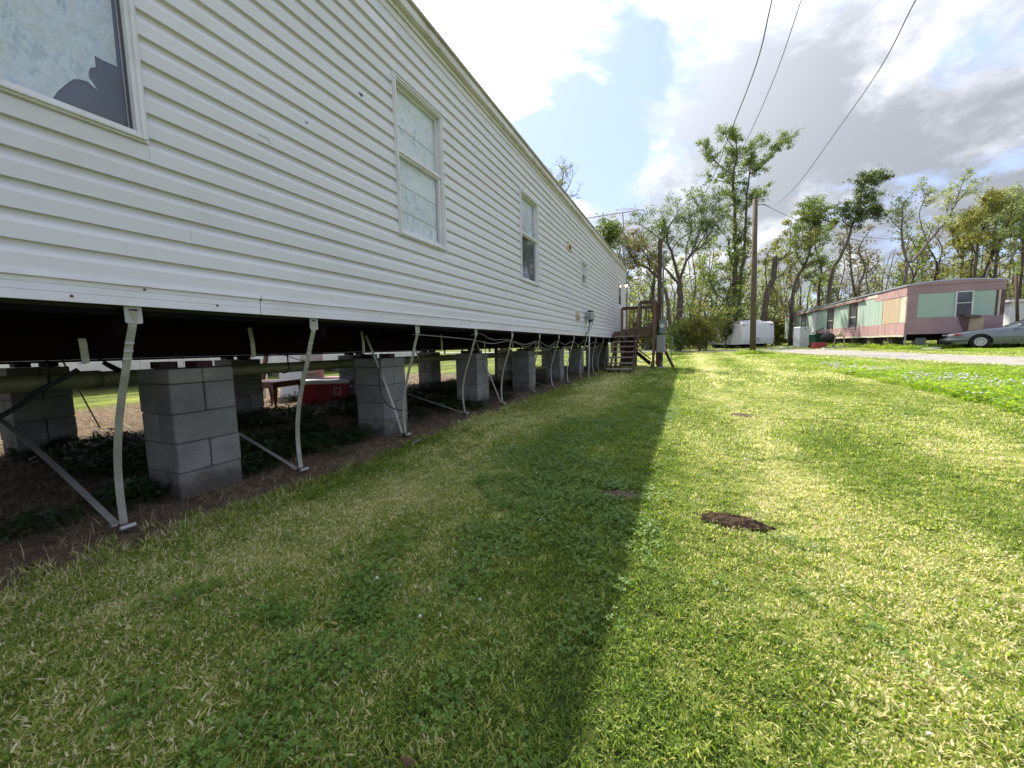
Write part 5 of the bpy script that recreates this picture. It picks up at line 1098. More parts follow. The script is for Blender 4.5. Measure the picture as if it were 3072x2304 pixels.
    for wx in (0, wb):
        for s in (-1, 1):
            w_ = thing_part('wheel', c, tuple(wmat(c) @ Vector((wx, s*.80, WR))))
            def L_(p): return p
            rr = [(.0, .19), (.02, .20), (.03, .30), (.06, .32), (.16, .32), (.19, .30), (.2, .19)]
            MB().tube([(0, s*(.09-a_), 0) for a_, _ in rr], [b_ for _, b_ in rr], 28).build('tyre', M['tyre'], w_, local=True, smooth=True).location.z += 0
            MB().cyl((0, s*.08, 0), (0, s*.094, 0), .198, 24).build('hubcap', M['hub'], w_, local=True)
            for k_ in range(7):
                a_ = 2*math.pi*k_/7; MB().box((.12*math.cos(a_), s*.096, .12*math.sin(a_)), (.055, .004, .028), rot=Matrix.Rotation(-a_, 4, 'Y')).build('hubcap_slot', M['dark'], w_, local=True)
            MB().cyl((wx, s*.50, .40), (wx, s*.78, .40), .36, 20).build('wheel_well', M['dark'], c, local=True)
make_car()

# ------------------------------------------------------------------ far right white trailer and leaning pole
q = at(3025, 1000, 25); g = tz(q.x, q.y)
wt_ = thing('white_trailer', (q.x+3, q.y+4, g), 'white lap sided trailer home at the right edge behind the car', 'trailer home')
z_ = 1.2; a0 = q.x
while z_ < 3.05: MB().prism([(a0, z_), (a0+6, z_), (a0+6, z_+.17), (a0, z_+.17)], q.y, q.y+.06).build('siding_board', M['siding'], wt_); z_ += .18
MB().span((a0+.02, q.y+.07, 1.1), (a0+6, q.y+9, 3.1)).build('body_core', M['siding'], wt_); MB().span((a0-.15, q.y-.12, 3.12), (a0+6.2, q.y+9.2, 3.26)).build('roof', M['trim'], wt_)
for k in range(3): MB().span((a0+.5+2*k, q.y+1, g-.1), (a0+.9+2*k, q.y+1.4, 1.095)).build('support_pier', M['block'], wt_)
q = px_ground(3055, 20.5); t_ = at(3049, 822, 20.5)
o = MB().tube([q-Vector((0, 0, .2)), t_], [.075, .06], 10).build('wooden_post', M['poledark'], None, smooth=True); props(o, 'thin brown wooden post behind the car at the right edge', 'post')

# ------------------------------------------------------------------ neighbouring home beyond, glimpsed under the house
nh = thing('neighbour_home', (-16.5, 9, 0), 'white neighbouring home with pale trim glimpsed beneath the mobile home', 'house')
MB().span((-19, 3.2, .78), (-15, 21, 3.2)).build('wall', M['siding'], nh)
MB().prism([(-19.3, 3.21), (-14.7, 3.21), (-17, 3.8)], 3.0, 21.2).build('roof', M['roofedge'], nh)
MB().span((-14.99, 3.1, .46), (-14.85, 21, .77)).build('sill_trim', M['white'], nh)
for y in (4, 7, 10, 13, 16): MB().span((-15.3, y, 0), (-14.9, y+.3, .45)).build('support_pier', M['block'], nh)
for k, y in enumerate((4.2, 6.0, 8.4, 11, 14)): MB().span((-14.998, y, .95), (-14.96, y+.8, 2.3)).build('window', M['glassdark'], nh)
for k in range(12): MB().span((-14.2, 5+k*.35, .3), (-14.16, 5.04+k*.35, 1.0)).build('porch_baluster', M['white'], nh)
MB().span((-14.22, 4.9, 1.0), (-14.14, 9.2, 1.06)).build('porch_rail', M['white'], nh)

# ------------------------------------------------------------------ trees
def quads_mesh(name, C, U, V_, rnd, material, parent=None, kind=None, fold=None):
    """rhombus leaves: centre C, half axes U, V (n,3); rnd (n,)"""
    n = len(C); P = np.empty((n, 4, 3)); P[:, 0] = C-U; P[:, 1] = C+V_; P[:, 2] = C+U; P[:, 3] = C-V_
    P = P.reshape(-1, 3)
    org = np.array([P[:, 0].mean(), P[:, 1].mean(), P[:, 2].min()])
    if parent: pw = np.array(wmat(parent).inverted())
    me = bpy.data.meshes.new(name); me.vertices.add(n*4); me.loops.add(n*4); me.polygons.add(n)
    me.vertices.foreach_set('co', (P-org).ravel()); me.loops.foreach_set('vertex_index', np.arange(n*4, dtype=np.int32))
    me.polygons.foreach_set('loop_start', np.arange(0, n*4, 4, dtype=np.int32))
    a = me.attributes.new('rnd', 'FLOAT', 'POINT'); a.data.foreach_set('value', np.repeat(rnd, 4).astype(np.float32))
    me.materials.append(material); me.update(calc_edges=True)
    o = bpy.data.objects.new(name, me); S.collection.objects.link(o)
    l = Vector(org.tolist())
    if parent: l = wmat(parent).inverted() @ l; o.parent = parent
    o.location = l
    return o
def rand_unit(n):
    v = nr.normal(size=(n, 3)); return v/np.linalg.norm(v, axis=1)[:, None]
def leaves(name, cl, per, size, material, parent, flat=.0, spread=None):
    """cl: list of (x,y,z,r)"""
    cl = np.array(cl); per = max(3, int(per*.62)); n = len(cl)*per; idx = np.repeat(np.arange(len(cl)), per)
    off = rand_unit(n)*(nr.random(n)**.45)[:, None]; off[:, 2] *= .72
    C = cl[idx, :3]+off*cl[idx, 3][:, None]
    U = rand_unit(n); W_ = rand_unit(n); V_ = np.cross(U, W_); V_ /= np.linalg.norm(V_, axis=1)[:, None]+1e-6
    s = size*(.6+.8*nr.random(n)); tone = nr.random(len(cl))[idx]*.55+nr.random(n)*.45
    return quads_mesh(name, C, U*s[:, None], V_*(s*.42)[:, None], tone, material, parent)
def curve_pts(P, sub=4):
    Q = []; P = [Vector(p) for p in P]
    for i in range(len(P)-1):
        p0 = P[max(i-1, 0)]; p1 = P[i]; p2 = P[i+1]; p3 = P[min(i+2, len(P)-1)]
        for k in range(sub):
            t = k/sub; Q.append(.5*((2*p1)+(p2-p0)*t+(2*p0-5*p1+4*p2-p3)*t*t+(3*p1-p0-3*p2+p3)*t**3))
    Q.append(P[-1]); return Q
def grow(mb, cl, p, d, L, r, lvl, upb=.25, clr=.5, leafd=1.0):
    """random branch from p along d; collects leaf cluster centres"""
    n = 5 if lvl > 0 else 4; pts = [p.copy()]; dd = d.normalized()
    for i in range(n):
        dd = (dd+Vector((rng.gauss(0, .22), rng.gauss(0, .22), rng.gauss(0, .16)+upb*.25))).normalized(); pts.append(pts[-1]+dd*(L/n))
    rad = [max(.008, r*(1-.8*i/n)) for i in range(n+1)]
    mb.tube(pts, rad, 4 if r > .03 else 3, cap=False)
    if lvl == 0:
        for _ in range(2):
            i = 1+int(rng.random()*(n-1)); q = pts[i]; v_ = Vector((rng.gauss(0, 1), rng.gauss(0, 1), rng.gauss(.3, .6))).normalized()*L*.35; mb.tube([q, q+v_*.5, q+v_+Vector((0, 0, .05))], [max(.006, r*.4), .006, .004], 3, cap=False)
    if lvl > 0:
        m_ = 2+int(rng.random()*2.6)
        for k in range(m_):
            t = .3+.7*rng.random(); i = min(n-1, int(t*n)); q = pts[i]+(pts[i+1]-pts[i])*(t*n-i)
            ax = (pts[i+1]-pts[i]).normalized(); pr_ = Vector((rng.gauss(0, 1), rng.gauss(0, 1), rng.gauss(0, .7))); pr_ = (pr_-ax*pr_.dot(ax)).normalized()
            grow(mb, cl, q, ax*.55+pr_*.85+Vector((0, 0, upb)), L*(.42+.3*rng.random()), r*.5, lvl-1, upb, clr, leafd)
    for i in range(1 if lvl == 0 else 2, n+1):
        if rng.random() < leafd*(1.0 if lvl == 0 else .5): cl.append((pts[i].x, pts[i].y, pts[i].z, clr*(.6+.7*rng.random())))
def tree(label, D0, limbs, leafm, bark='bark', per=14, lsize=.13, clr=.5, leafd=.9, group=None, extra=None, name='tree', twigL=2.2, base=None, upb=.25, Z='K', side=1.0):
    """limbs: (list of picture points traced on the depth plane D0, r0, r1, first leafy fraction, twigs)"""
    conv = (lambda a, b: (1800+.428*a, 350+.428*b)) if Z == 'K' else (lambda a, b: (2300+.3496*a, 450+.3496*b))
    W3 = []; 
    for li, lb in enumerate(limbs):
        dr = 0 if li == 0 else (rng.random()-.5)*5; P = []
        for i, (a, b) in enumerate(lb[0]):
            px, py = conv(a, b); P.append(at(px, py, D0+dr*(i/max(1, len(lb[0])-1))))
        W3.append(P)
    b0 = W3[0][0]; g = tz(b0.x, b0.y); root = thing(name, (b0.x, b0.y, g), label, 'tree', group)
    W3[0][0] = Vector((b0.x, b0.y, min(b0.z, g-.1)))
    mb = MB(); tw = MB(); cl = []
    for P, lb in zip(W3, limbs):
        Q = curve_pts(P, 5); n = len(Q); r0, r1 = lb[1]*.74, lb[2]*.8
        for i in range(1, n-1): Q[i] = Q[i]+Vector((rng.gauss(0, 1), rng.gauss(0, 1), 0))*r0*.12
        mb.tube(Q, [r0+(r1-r0)*i/(n-1) for i in range(n)], 8, cap=True)
        t0, nt_ = lb[3], lb[4]
        for k in range(nt_):
            t = t0+(1-t0)*(k+rng.random())/nt_; i = min(n-2, int(t*(n-1))); q = Q[i]+(Q[i+1]-Q[i])*(t*(n-1)-i); ax = (Q[i+1]-Q[i]).normalized()
            pr_ = Vector((rng.gauss(0, 1), rng.gauss(0, 1), rng.gauss(0, .45)))*side; pr_ = (pr_-ax*pr_.dot(ax)).normalized()
            Lk = twigL*(.5+.7*rng.random())*(1-.35*t); grow(tw, cl, q, pr_+ax*.4+Vector((0, 0, upb)), Lk, max(.02, .32*(r0+(r1-r0)*t)), 1, upb, clr, leafd)
        cl.append((Q[-1].x, Q[-1].y, Q[-1].z, clr))
    if extra:
        for (a, b, rr, n_) in extra:
            for k in range(n_):
                px, py = conv(a+rng.gauss(0, rr), b+rng.gauss(0, rr)); q = at(px, py, D0+rng.gauss(0, .9)); cl.append((q.x, q.y, q.z, clr))
    mb.build('trunk', M[bark], root, smooth=True); tw.build('branches', M[bark], root)
    if cl and per: leaves('crown', cl, per, lsize, M[leafm], root)
    return root
G = 'traced trees at the edge of the woods'
# tall twin-stemmed tree in the middle
tree('tallest tree, vine-clad twin trunks rising high behind the utility pole', 40,
     [([(930, 1420), (940, 1180), (955, 1000), (945, 850), (945, 650), (935, 500), (940, 380), (960, 260), (950, 130)], .34, .06, .12, 64), ([(970, 1400), (985, 1150), (1010, 950), (1020, 750), (1030, 550), (1050, 380), (1055, 300)], .26, .05, .30, 30),
      ([(1050, 400), (1110, 370), (1190, 290), (1260, 200), (1330, 135)], .12, .03, .25, 20), ([(940, 400), (860, 360), (800, 300), (770, 240), (720, 195)], .10, .02, .3, 12), ([(925, 460), (840, 450), (770, 440)], .08, .02, .3, 8),
      ([(1020, 640), (1080, 600), (1130, 500)], .08, .02, .2, 8), ([(955, 300), (1010, 250), (1090, 220), (1150, 200)], .09, .02, .2, 10), ([(960, 250), (900, 170), (870, 110)], .08, .02, .2, 10), ([(1050, 400), (1060, 300), (1080, 240)], .06, .02, .2, 6)],
     'leafA', per=20, lsize=.085, clr=.36, leafd=.8, twigL=1.5, extra=[(950, 1250, 45, 60), (1000, 1080, 30, 30), (900, 1350, 40, 50), (950, 560, 22, 26)], group=None)
tree('broad spreading tree with forked trunk left of the tall tree', 38,
     [([(558, 1400), (560, 1260), (556, 1150)], .42, .32, .99, 0), ([(556, 1160), (525, 1040), (500, 940), (470, 880), (480, 780), (530, 700), (560, 640)], .22, .04, .35, 22), ([(558, 1160), (590, 1050), (640, 960), (720, 900), (780, 800), (860, 690)], .20, .03, .35, 26),
      ([(550, 1170), (480, 1090), (430, 1040), (340, 940), (250, 870)], .17, .03, .3, 16), ([(470, 890), (400, 840), (300, 770), (240, 740)], .10, .02, .2, 14), ([(480, 800), (450, 740), (420, 650)], .08, .02, .2, 9), ([(600, 1040), (610, 900), (640, 800), (620, 700)], .10, .02, .25, 14),
      ([(640, 960), (700, 800), (740, 700), (760, 600)], .09, .02, .2, 14), ([(620, 1000), (740, 820), (800, 640), (850, 560)], .09, .02, .3, 16), ([(500, 940), (560, 860), (700, 760), (700, 640), (640, 560)], .09, .02, .3, 14)],
     'leafA', per=15, lsize=.09, clr=.40, leafd=.7, twigL=1.9)
tree('leaning dark tree with a long arched limb reaching behind the deck', 36,
     [([(510, 1370), (470, 1270), (430, 1180), (400, 1120), (350, 1075), (280, 1040), (210, 1055), (150, 1040)], .24, .06, .35, 16), ([(280, 1040), (230, 990), (180, 900), (150, 840)], .10, .02, .1, 16), ([(210, 1050), (190, 1110), (160, 1160)], .07, .03, .5, 3), ([(350, 1075), (330, 980), (270, 900), (230, 850)], .09, .02, .2, 12)],
     'leafE', per=14, lsize=.10, clr=.4, leafd=.8, twigL=1.8)
tree('leafy tree showing above the roofline left of the antenna', 34,
     [([(90, 1250), (60, 1000), (40, 900), (20, 800)], .2, .05, .4, 20), ([(50, 950), (90, 860), (110, 800)], .08, .02, .2, 8)], 'leafA', per=15, lsize=.12, clr=.45, twigL=1.8)
tree('thin bare topped tree peeking over the roof of the white home', 30,
     [([(-360, 900), (-300, 620), (-270, 480), (-255, 380)], .2, .03, .4, 14), ([(-290, 560), (-320, 460), (-350, 390)], .07, .02, .2, 8), ([(-260, 560), (-210, 470), (-190, 400)], .06, .015, .2, 6), ([(-280, 620), (-200, 560), (-150, 540)], .06, .015, .2, 6)], 'leafD', per=5, lsize=.07, clr=.3, leafd=.5, twigL=1.3)
tree('broken topped pale trunk with a side limb right of the utility pole', 38,
     [([(1130, 1400), (1170, 1250), (1215, 1120), (1225, 985)], .40, .30, .98, 0), ([(1225, 1000), (1290, 985), (1330, 930), (1335, 850), (1330, 740)], .16, .03, .45, 8), ([(1210, 1150), (1280, 1100), (1330, 1030)], .10, .02, .3, 8), ([(1290, 985), (1400, 920), (1440, 860)], .08, .02, .3, 8), ([(1170, 1200), (1160, 1080), (1175, 960), (1260, 830)], .10, .02, .3, 10)],
     'leafC', per=12, lsize=.11, clr=.4, leafd=.7, twigL=1.5, extra=[(1210, 1290, 40, 30)])
tree('round crowned green tree behind the left end of the trailer', 38,
     [([(1345, 1330), (1360, 1200), (1430, 1050), (1470, 950), (1480, 820)], .24, .08, .4, 14), ([(1480, 830), (1450, 720), (1430, 640)], .08, .02, .1, 18), ([(1480, 830), (1530, 730), (1580, 650)], .08, .02, .1, 20), ([(1470, 930), (1560, 830), (1610, 760)], .08, .02, .2, 14), ([(1430, 1050), (1380, 960), (1400, 800)], .07, .02, .3, 12), ([(1380, 1150), (1500, 1090), (1580, 1030)], .07, .02, .3, 9), ([(1480, 820), (1500, 700), (1500, 600)], .07, .02, .1, 16)],
     'leafA', per=17, lsize=.09, clr=.38, leafd=.75, twigL=1.5)
tree('leaning tree with clumped dark foliage above the trailer middle', 38,
     [([(1590, 1220), (1620, 1120), (1680, 990), (1740, 860), (1760, 780), (1800, 680), (1830, 560), (1850, 450)], .26, .05, .55, 40), ([(1760, 780), (1700, 720), (1720, 640)], .07, .02, .2, 10), ([(1800, 700), (1880, 680), (1960, 680)], .07, .02, .3, 16), ([(1850, 560), (1920, 510), (1960, 440)], .06, .02, .4, 12), ([(1850, 480), (1870, 410)], .05, .02, .2, 8), ([(1900, 640), (1950, 580)], .05, .02, .3, 8), ([(1640, 1130), (1560, 1110), (1470, 1130)], .07, .02, .5, 4)],
     'leafB', per=18, lsize=.09, clr=.36, leafd=.72, twigL=1.3)
Z2 = dict(Z='R')
tree('tall bare tree with pale sloping trunk behind the trailer roof', 36,
     [([(1170, 1150), (1200, 1020), (1260, 950), (1380, 800), (1480, 680), (1560, 580), (1620, 460), (1660, 340), (1700, 230)], .22, .03, .45, 26), ([(1220, 1000), (1180, 850), (1160, 700), (1165, 560), (1180, 440)], .15, .03, .4, 22), ([(1560, 580), (1540, 460), (1560, 340)], .06, .015, .2, 9), ([(1620, 460), (1720, 370), (1830, 330)], .06, .015, .2, 10), ([(1380, 800), (1310, 560), (1360, 400), (1320, 300)], .06, .015, .4, 12), ([(1160, 700), (1070, 600), (1030, 560)], .05, .015, .3, 8)],
     'leafD', bark='barkpale', per=7, lsize=.10, clr=.36, leafd=.6, twigL=1.4, **Z2)
for i, (pts, lf, lab) in enumerate((
    ([(1800, 1080), (1800, 900), (1850, 700), (1900, 520), (1900, 420)], 'leafC', 'olive leafed tree with several stems above the trailer end'),
    ([(1960, 1080), (1980, 900), (2030, 700), (2080, 500), (2080, 380)], 'leafD', 'tall pale green tree above the right trailer corner'),
    ([(2180, 1080), (2200, 900), (2190, 700), (2210, 520), (2180, 420)], 'leafA', 'tall tree at the right edge of the picture'),
    ([(1700, 1090), (1680, 950), (1700, 800), (1760, 640), (1790, 540)], 'leafC', 'yellowish bushy tree behind the trailer window'))):
    a0, b0 = pts[1]; a1, b1 = pts[-2]
    tree(lab, 37+i*1.5, [(pts, .2, .04, .25, 34), ([pts[1], (a0-70, b0-150), (a0-90, b0-300)], .09, .02, .2, 16), ([pts[2], (pts[2][0]+60, pts[2][1]-120), (pts[2][0]+90, pts[2][1]-260)], .08, .02, .2, 16)], lf, per=12, lsize=.11, clr=.42, leafd=.75, twigL=1.5, **Z2)
# leaning pale dead trunk at the far right
tree('pale dead trunk leaning across the woods above the trailer', 33, [([(1830, 1110), (1900, 1040), (1990, 975), (2120, 900), (2210, 870)], .10, .04, .5, 6)], 'leafE', bark='barkpale', per=5, lsize=.09, clr=.3, leafd=.5, twigL=1.6, **Z2)

PL = [(1760, 'behind the eaves of the white home'), (1860, 'behind the antenna mast'), (1960, 'behind the porch railing'), (2040, 'right of the service pole'), (2120, 'behind the forked tree'), (2200, 'behind the left half of the camper'), (2262, 'just left of the utility pole'), (2330, 'just right of the utility pole'), (2420, 'above the far end of the old trailer'), (2520, 'above the trailer windows'), (2620, 'above the tan plywood panels'), (2720, 'above the pink trailer corner'), (2830, 'above the mauve gable'), (2930, 'above the gable window'), (3030, 'above the car roof'), (9999, 'at the right edge of the picture')]
def place(px): return next(n_ for lim, n_ in PL if px < lim)
USED = {}
def uniq(lab):
    k_ = USED.get(lab, 0); USED[lab] = k_+1
    return lab if k_ == 0 else ('slimmer ', 'taller ', 'leaning ', 'short ', 'bushy ')[(k_-1) % 5]+lab
# woods: individual background trees
def wood_tree(x, y, h, lean, leafm, bark, lab, per, dens):
    g = tz(x, y); root = thing('tree', (x, y, g), lab, 'tree', 'trees of the woods behind the trailers'); mb = MB(); cl = []
    a = rng.random()*6.28; P = []; n = 6
    for i in range(n+1):
        t = i/n; P.append(Vector((x+math.cos(a)*lean*t*t*h+rng.gauss(0, .12)*i*.6, y+math.sin(a)*lean*t*t*h, g-.1+h*t)))
    Q = curve_pts(P, 3); m = len(Q); r0 = .018*h*(.7+.5*rng.random()); mb.tube(Q, [r0*(1-.85*i/(m-1)) for i in range(m)], 6, cap=False); tw = MB()
    nt_ = int(dens)
    for k in range(nt_):
        t = .18+.8*(k+rng.random())/nt_; i = min(m-2, int(t*(m-1))); q = Q[i]; b = rng.random()*6.28
        grow(tw, cl, q, Vector((math.cos(b), math.sin(b), .5)), h*.19*(1.25-.7*t)*(.6+.7*rng.random()), r0*.35*(1-.6*t), 1, .3, .5, .75)
    mb.build('trunk', M[bark], root, smooth=True); tw.build('branches', M[bark], root)
    if per: leaves('crown', cl, per, .14, M[leafm], root)
    return root
kinds = [('leafA', 'bark', 'spring green tree', 12), ('leafC', 'bark', 'olive green tree', 12), ('leafD', 'barkpale', 'pale budding tree', 9), ('leafE', 'barkpale', 'brown budded nearly bare tree', 8), ('leafB', 'bark', 'dark green tree', 13)]
spots = []
for i in range(52):
    px = 1660+1460*(i+.5+rng.gauss(0, .5))/52; d = 40+16*rng.random(); q = at(px, 1030, d); kk = rng.choice([0, 0, 1, 1, 2, 2, 3])
    top = 9.5+3.5*rng.random()+(1.5 if px > 2800 else 0)-(2.0 if 2230 < px < 2400 else 0)
    lf, bk, nm, per = kinds[kk]
    where = place(px)
    _w = ('left of the tall twin tree' if px < 2150 else 'between the tall tree and the trailer' if px < 2420 else 'behind the trailer' if px < 2800 else 'at the right side')
    wood_tree(q.x, q.y, top, .05+.16*rng.random()**2, lf, bk, uniq(f'{nm} in the woods {where}'), per, 17)
# trees far behind the home (seen under it and through the roof gap) and to the right outside
for i in range(12):
    x_ = -25-8*rng.random(); y_ = 2+i*4.2; wood_tree(x_, y_, 6+3*rng.random(), .1, 'leafA', 'bark', f'green tree beyond the neighbouring home, number {i+1} from its near end'.replace(f'number {i+1}', ['first', 'second', 'third', 'fourth', 'fifth', 'sixth', 'seventh', 'eighth', 'ninth', 'tenth', 'eleventh', 'last'][i]), 10, 12)
# understorey shrubs
def shrub(x, y, w, h, leafm, lab, n=70, per=26, size=.11, grp='shrubs at the foot of the woods', twig='bark'):
    g = tz(x, y); root = thing('shrub', (x, y, g), lab, 'shrub', grp); tw = MB(); cl = []
    for k in range(14):
        a = rng.random()*6.28; q = Vector((x+math.cos(a)*w*.15, y+math.sin(a)*w*.15, g)); grow(tw, cl, q, Vector((math.cos(a)*w/h, math.sin(a)*w/h, 1.6)), h*.9, .03, 1, .3, .3, .8)
    cl = cl[:n]
    for k in range(n):
        u = rand_unit(1)[0]*(nr.random()**.4); cl.append((x+u[0]*w*.9, y+u[1]*w*.6, g+h*.45+u[2]*h*.45*(1.0 if u[2] > 0 else 1), .34*(.7+.6*rng.random())))
    tw.build('stems', M[twig], root); leaves('foliage', cl, per, size, M[leafm], root); return root
q = px_ground(2108, 30); shrub(q.x, q.y, 1.45, 3.0, 'leafC', 'large olive feathery bush left of the camper', n=150, per=34, size=.085, grp=None)
q = px_ground(2035, 31); shrub(q.x, q.y, 1.2, 2.2, 'leafA', 'green bush behind the service panel', n=90, per=26, size=.09, grp=None)
q = px_ground(2185, 36); shrub(q.x, q.y, 1.4, 4.6, 'leafB', 'tall dark green vine thicket under the twin trunks', n=160, per=26, grp=None)
q = px_ground(2325, 47); shrub(q.x, q.y, 1.7, 4.2, 'leafB', 'dark green bush between camper and green trailer', n=150, per=24, grp=None)
for i in range(30):
    px = 1800+1290*(i+.5)/30+rng.gauss(0, 14); d = 40+7*rng.random(); q = at(px, 1030, d); kk = rng.choice(['leafA', 'leafB', 'leafC', 'leafC', 'leafE'])
    shrub(q.x, q.y, 1.6+rng.random(), 2.4+2.4*rng.random(), kk, uniq({'leafA': 'green', 'leafB': 'dark green', 'leafC': 'olive', 'leafE': 'brownish'}[kk]+' thicket bush '+place(px)), n=80, per=22, size=.13)
# the deep wood reads as one mass
cl = []; tk = MB()
for i in range(330):
    px = 1560+1700*rng.random(); d = 58+26*rng.random(); q = at(px, 1030, d); g = tz(q.x, q.y); h = 8+6*rng.random()
    tk.tube([(q.x, q.y, g-.2), (q.x+rng.gauss(0, .5), q.y, g+h*.5), (q.x+rng.gauss(0, 1), q.y, g+h)], [.16, .1, .03], 4, cap=False)
    for k in range(9):
        t = rng.random()**1.5; cl.append((q.x+rng.gauss(0, 1.3), q.y+rng.gauss(0, 1.3), g+.4+h*t*.95, 1.0+.6*rng.random()))
tk.build('deep_wood_trunks', M['barkpale'], None); props(bpy.data.objects['deep_wood_trunks'], 'mass of thin trunks deep in the woods', kind='stuff')
o = leaves('deep_wood_foliage', cl, 20, .17, M['leafD'], None); props(o, 'hazy mass of leaves deep in the woods', kind='stuff')

# ------------------------------------------------------------------ grass, clover, litter (uncountable: one object each)
def blade_cluster(name, n, rad, L0, L1, w, lay, material, curl=.5):
    vs = []; fs = []; rn = []
    for i in range(n):
        a = rng.random()*6.28; r = rad*math.sqrt(rng.random()); x, y = r*math.cos(a), r*math.sin(a); L = L0+(L1-L0)*rng.random(); az = rng.random()*6.28
        tilt = lay*(.25+rng.random()); dx, dy = math.cos(az), math.sin(az); sx, sy = -dy, dx; ww = w*(.6+.8*rng.random()); b = len(vs); tone = rng.random()
        z = -.006; px, py = x, y; t_ = tilt; 
        for k in range(3):
            ws = ww*(1, .85, 0)[k]/2
            if k < 2: vs += [(px-sx*ws, py-sy*ws, z), (px+sx*ws, py+sy*ws, z)]; rn += [tone, tone]
            else: vs.append((px, py, z)); rn.append(tone)
            px += dx*math.sin(t_)*L/2; py += dy*math.sin(t_)*L/2; z += math.cos(t_)*L/2; t_ = min(2.0, t_+curl*rng.random()*1.3)
        fs += [(b, b+1, b+3, b+2), (b+2, b+3, b+4)]
    me = bpy.data.meshes.new(name); me.from_pydata(vs, [], fs); at_ = me.attributes.new('rnd', 'FLOAT', 'POINT'); at_.data.foreach_set('value', rn); me.materials.append(material)
    return bpy.data.objects.new(name, me)
def leaflet_cluster(name, n, rad, h, size, material, lobes=3):
    vs = []; fs = []; rn = []
    for i in range(n):
        a = rng.random()*6.28; r = rad*math.sqrt(rng.random()); x, y = r*math.cos(a), r*math.sin(a); z = h*(.4+.7*rng.random()); s = size*(.6+.7*rng.random()); az = rng.random()*6.28; tx, ty = rng.gauss(0, .35), rng.gauss(0, .35); tone = rng.random()
        for l in range(lobes):
            t = az+l*6.283/lobes; c, sn = math.cos(t), math.sin(t); b = len(vs)
            for (u, v) in ((0, 0), (.55, -.42), (1.0, -.2), (1.0, .2), (.55, .42)):
                px, py = (u*c-v*sn)*s, (u*sn+v*c)*s; vs.append((x+px, y+py, z+px*tx+py*ty+.12*s*u)); rn.append(tone)
            fs.append((b, b+1, b+2, b+3, b+4))
        b = len(vs); vs += [(x-.0008, y, 0), (x+.0008, y, 0), (x, y, z)]; rn += [tone]*3; fs.append((b, b+1, b+2))
    me = bpy.data.meshes.new(name); me.from_pydata(vs, [], fs); at_ = me.attributes.new('rnd', 'FLOAT', 'POINT'); at_.data.foreach_set('value', rn); me.materials.append(material)
    return bpy.data.objects.new(name, me)
def flower_obj(name, s=.008):
    b = bmesh.new(); bmesh.ops.create_icosphere(b, subdivisions=1, radius=s); 
    for v in b.verts: v.co *= .8+.4*rng.random(); v.co.z += .05
    me = bpy.data.meshes.new(name); b.to_mesh(me); b.free(); me.materials.append(M['flower']); return bpy.data.objects.new(name, me)
def scatter(name, P, srcs, smin, smax, label, tilt=.0, wts=None):
    n = len(P)
    coll = bpy.data.collections.new(name+'_source')
    for o in srcs: coll.objects.link(o)
    me = bpy.data.meshes.new(name); me.vertices.add(n); me.vertices.foreach_set('co', P.ravel())
    a = me.attributes.new('rot', 'FLOAT_VECTOR', 'POINT'); rr = np.stack([nr.normal(0, tilt, n), nr.normal(0, tilt, n), nr.random(n)*6.283], 1); a.data.foreach_set('vector', rr.ravel())
    a = me.attributes.new('scl', 'FLOAT', 'POINT'); sc = smin+(smax-smin)*nr.random(n)
    if wts is not None: sc = sc*wts
    a.data.foreach_set('value', sc)
    a = me.attributes.new('idx', 'INT', 'POINT'); a.data.foreach_set('value', nr.integers(0, len(srcs), n).astype(np.int32))
    o = bpy.data.objects.new(name, me); S.collection.objects.link(o); props(o, label, kind='stuff')
    ng = bpy.data.node_groups.new(name, 'GeometryNodeTree'); ng.interface.new_socket('Geometry', in_out='INPUT', socket_type='NodeSocketGeometry'); ng.interface.new_socket('Geometry', in_out='OUTPUT', socket_type='NodeSocketGeometry')
    N = ng.nodes; L = ng.links; gi = N.new('NodeGroupInput'); go = N.new('NodeGroupOutput'); ip = N.new('GeometryNodeInstanceOnPoints'); ci = N.new('GeometryNodeCollectionInfo')
    ci.inputs[0].default_value = coll; ci.inputs['Separate Children'].default_value = True; ci.inputs['Reset Children'].default_value = True
    def na(nm, ty):
        x = N.new('GeometryNodeInputNamedAttribute'); x.data_type = ty; x.inputs[0].default_value = nm; return x.outputs[0]
    L.new(gi.outputs[0], ip.inputs['Points']); L.new(ci.outputs[0], ip.inputs['Instance']); ip.inputs['Pick Instance'].default_value = True
    L.new(na('idx', 'INT'), ip.inputs['Instance Index']); L.new(na('rot', 'FLOAT_VECTOR'), ip.inputs['Rotation']); L.new(na('scl', 'FLOAT'), ip.inputs['Scale'])
    L.new(ip.outputs[0], go.inputs[0]); md = o.modifiers.new('scatter', 'NODES'); md.node_group = ng
    return o
# bare spots in the lawn: (x, y, rx, ry)
MOUNDS = [(.25, 2.28, .155, .078), (-.37, 2.47, .14, .07), (.69, 5.75, .16, .12), (-.27, .63, .09, .05)]
def mound_mask(x, y, k=1.0):
    m = np.zeros(np.shape(x), bool)
    for (a, b, rx, ry) in MOUNDS: m |= ((x-a)/(rx*k))**2+((y-b)/(ry*k))**2 < 1
    return m
def edgeX(y): return -2.50+.22*(vnoise(y*1.3, 0*y+4.2, 21)-.5)+.10*(vnoise(y*5, 0*y+2.2, 22)-.5)
def cands(n, x0, x1, y0, y1):
    return np.stack([x0+(x1-x0)*nr.random(n), y0+(y1-y0)*nr.random(n)], 1)
cf2 = np.array([CF.x, CF.y]); cr2 = np.array([CR.x, CR.y])
def in_view(p, m=1.55):
    d = p @ cf2; l = p @ cr2; return (d > .15) & (np.abs(l) < d*m+.5)
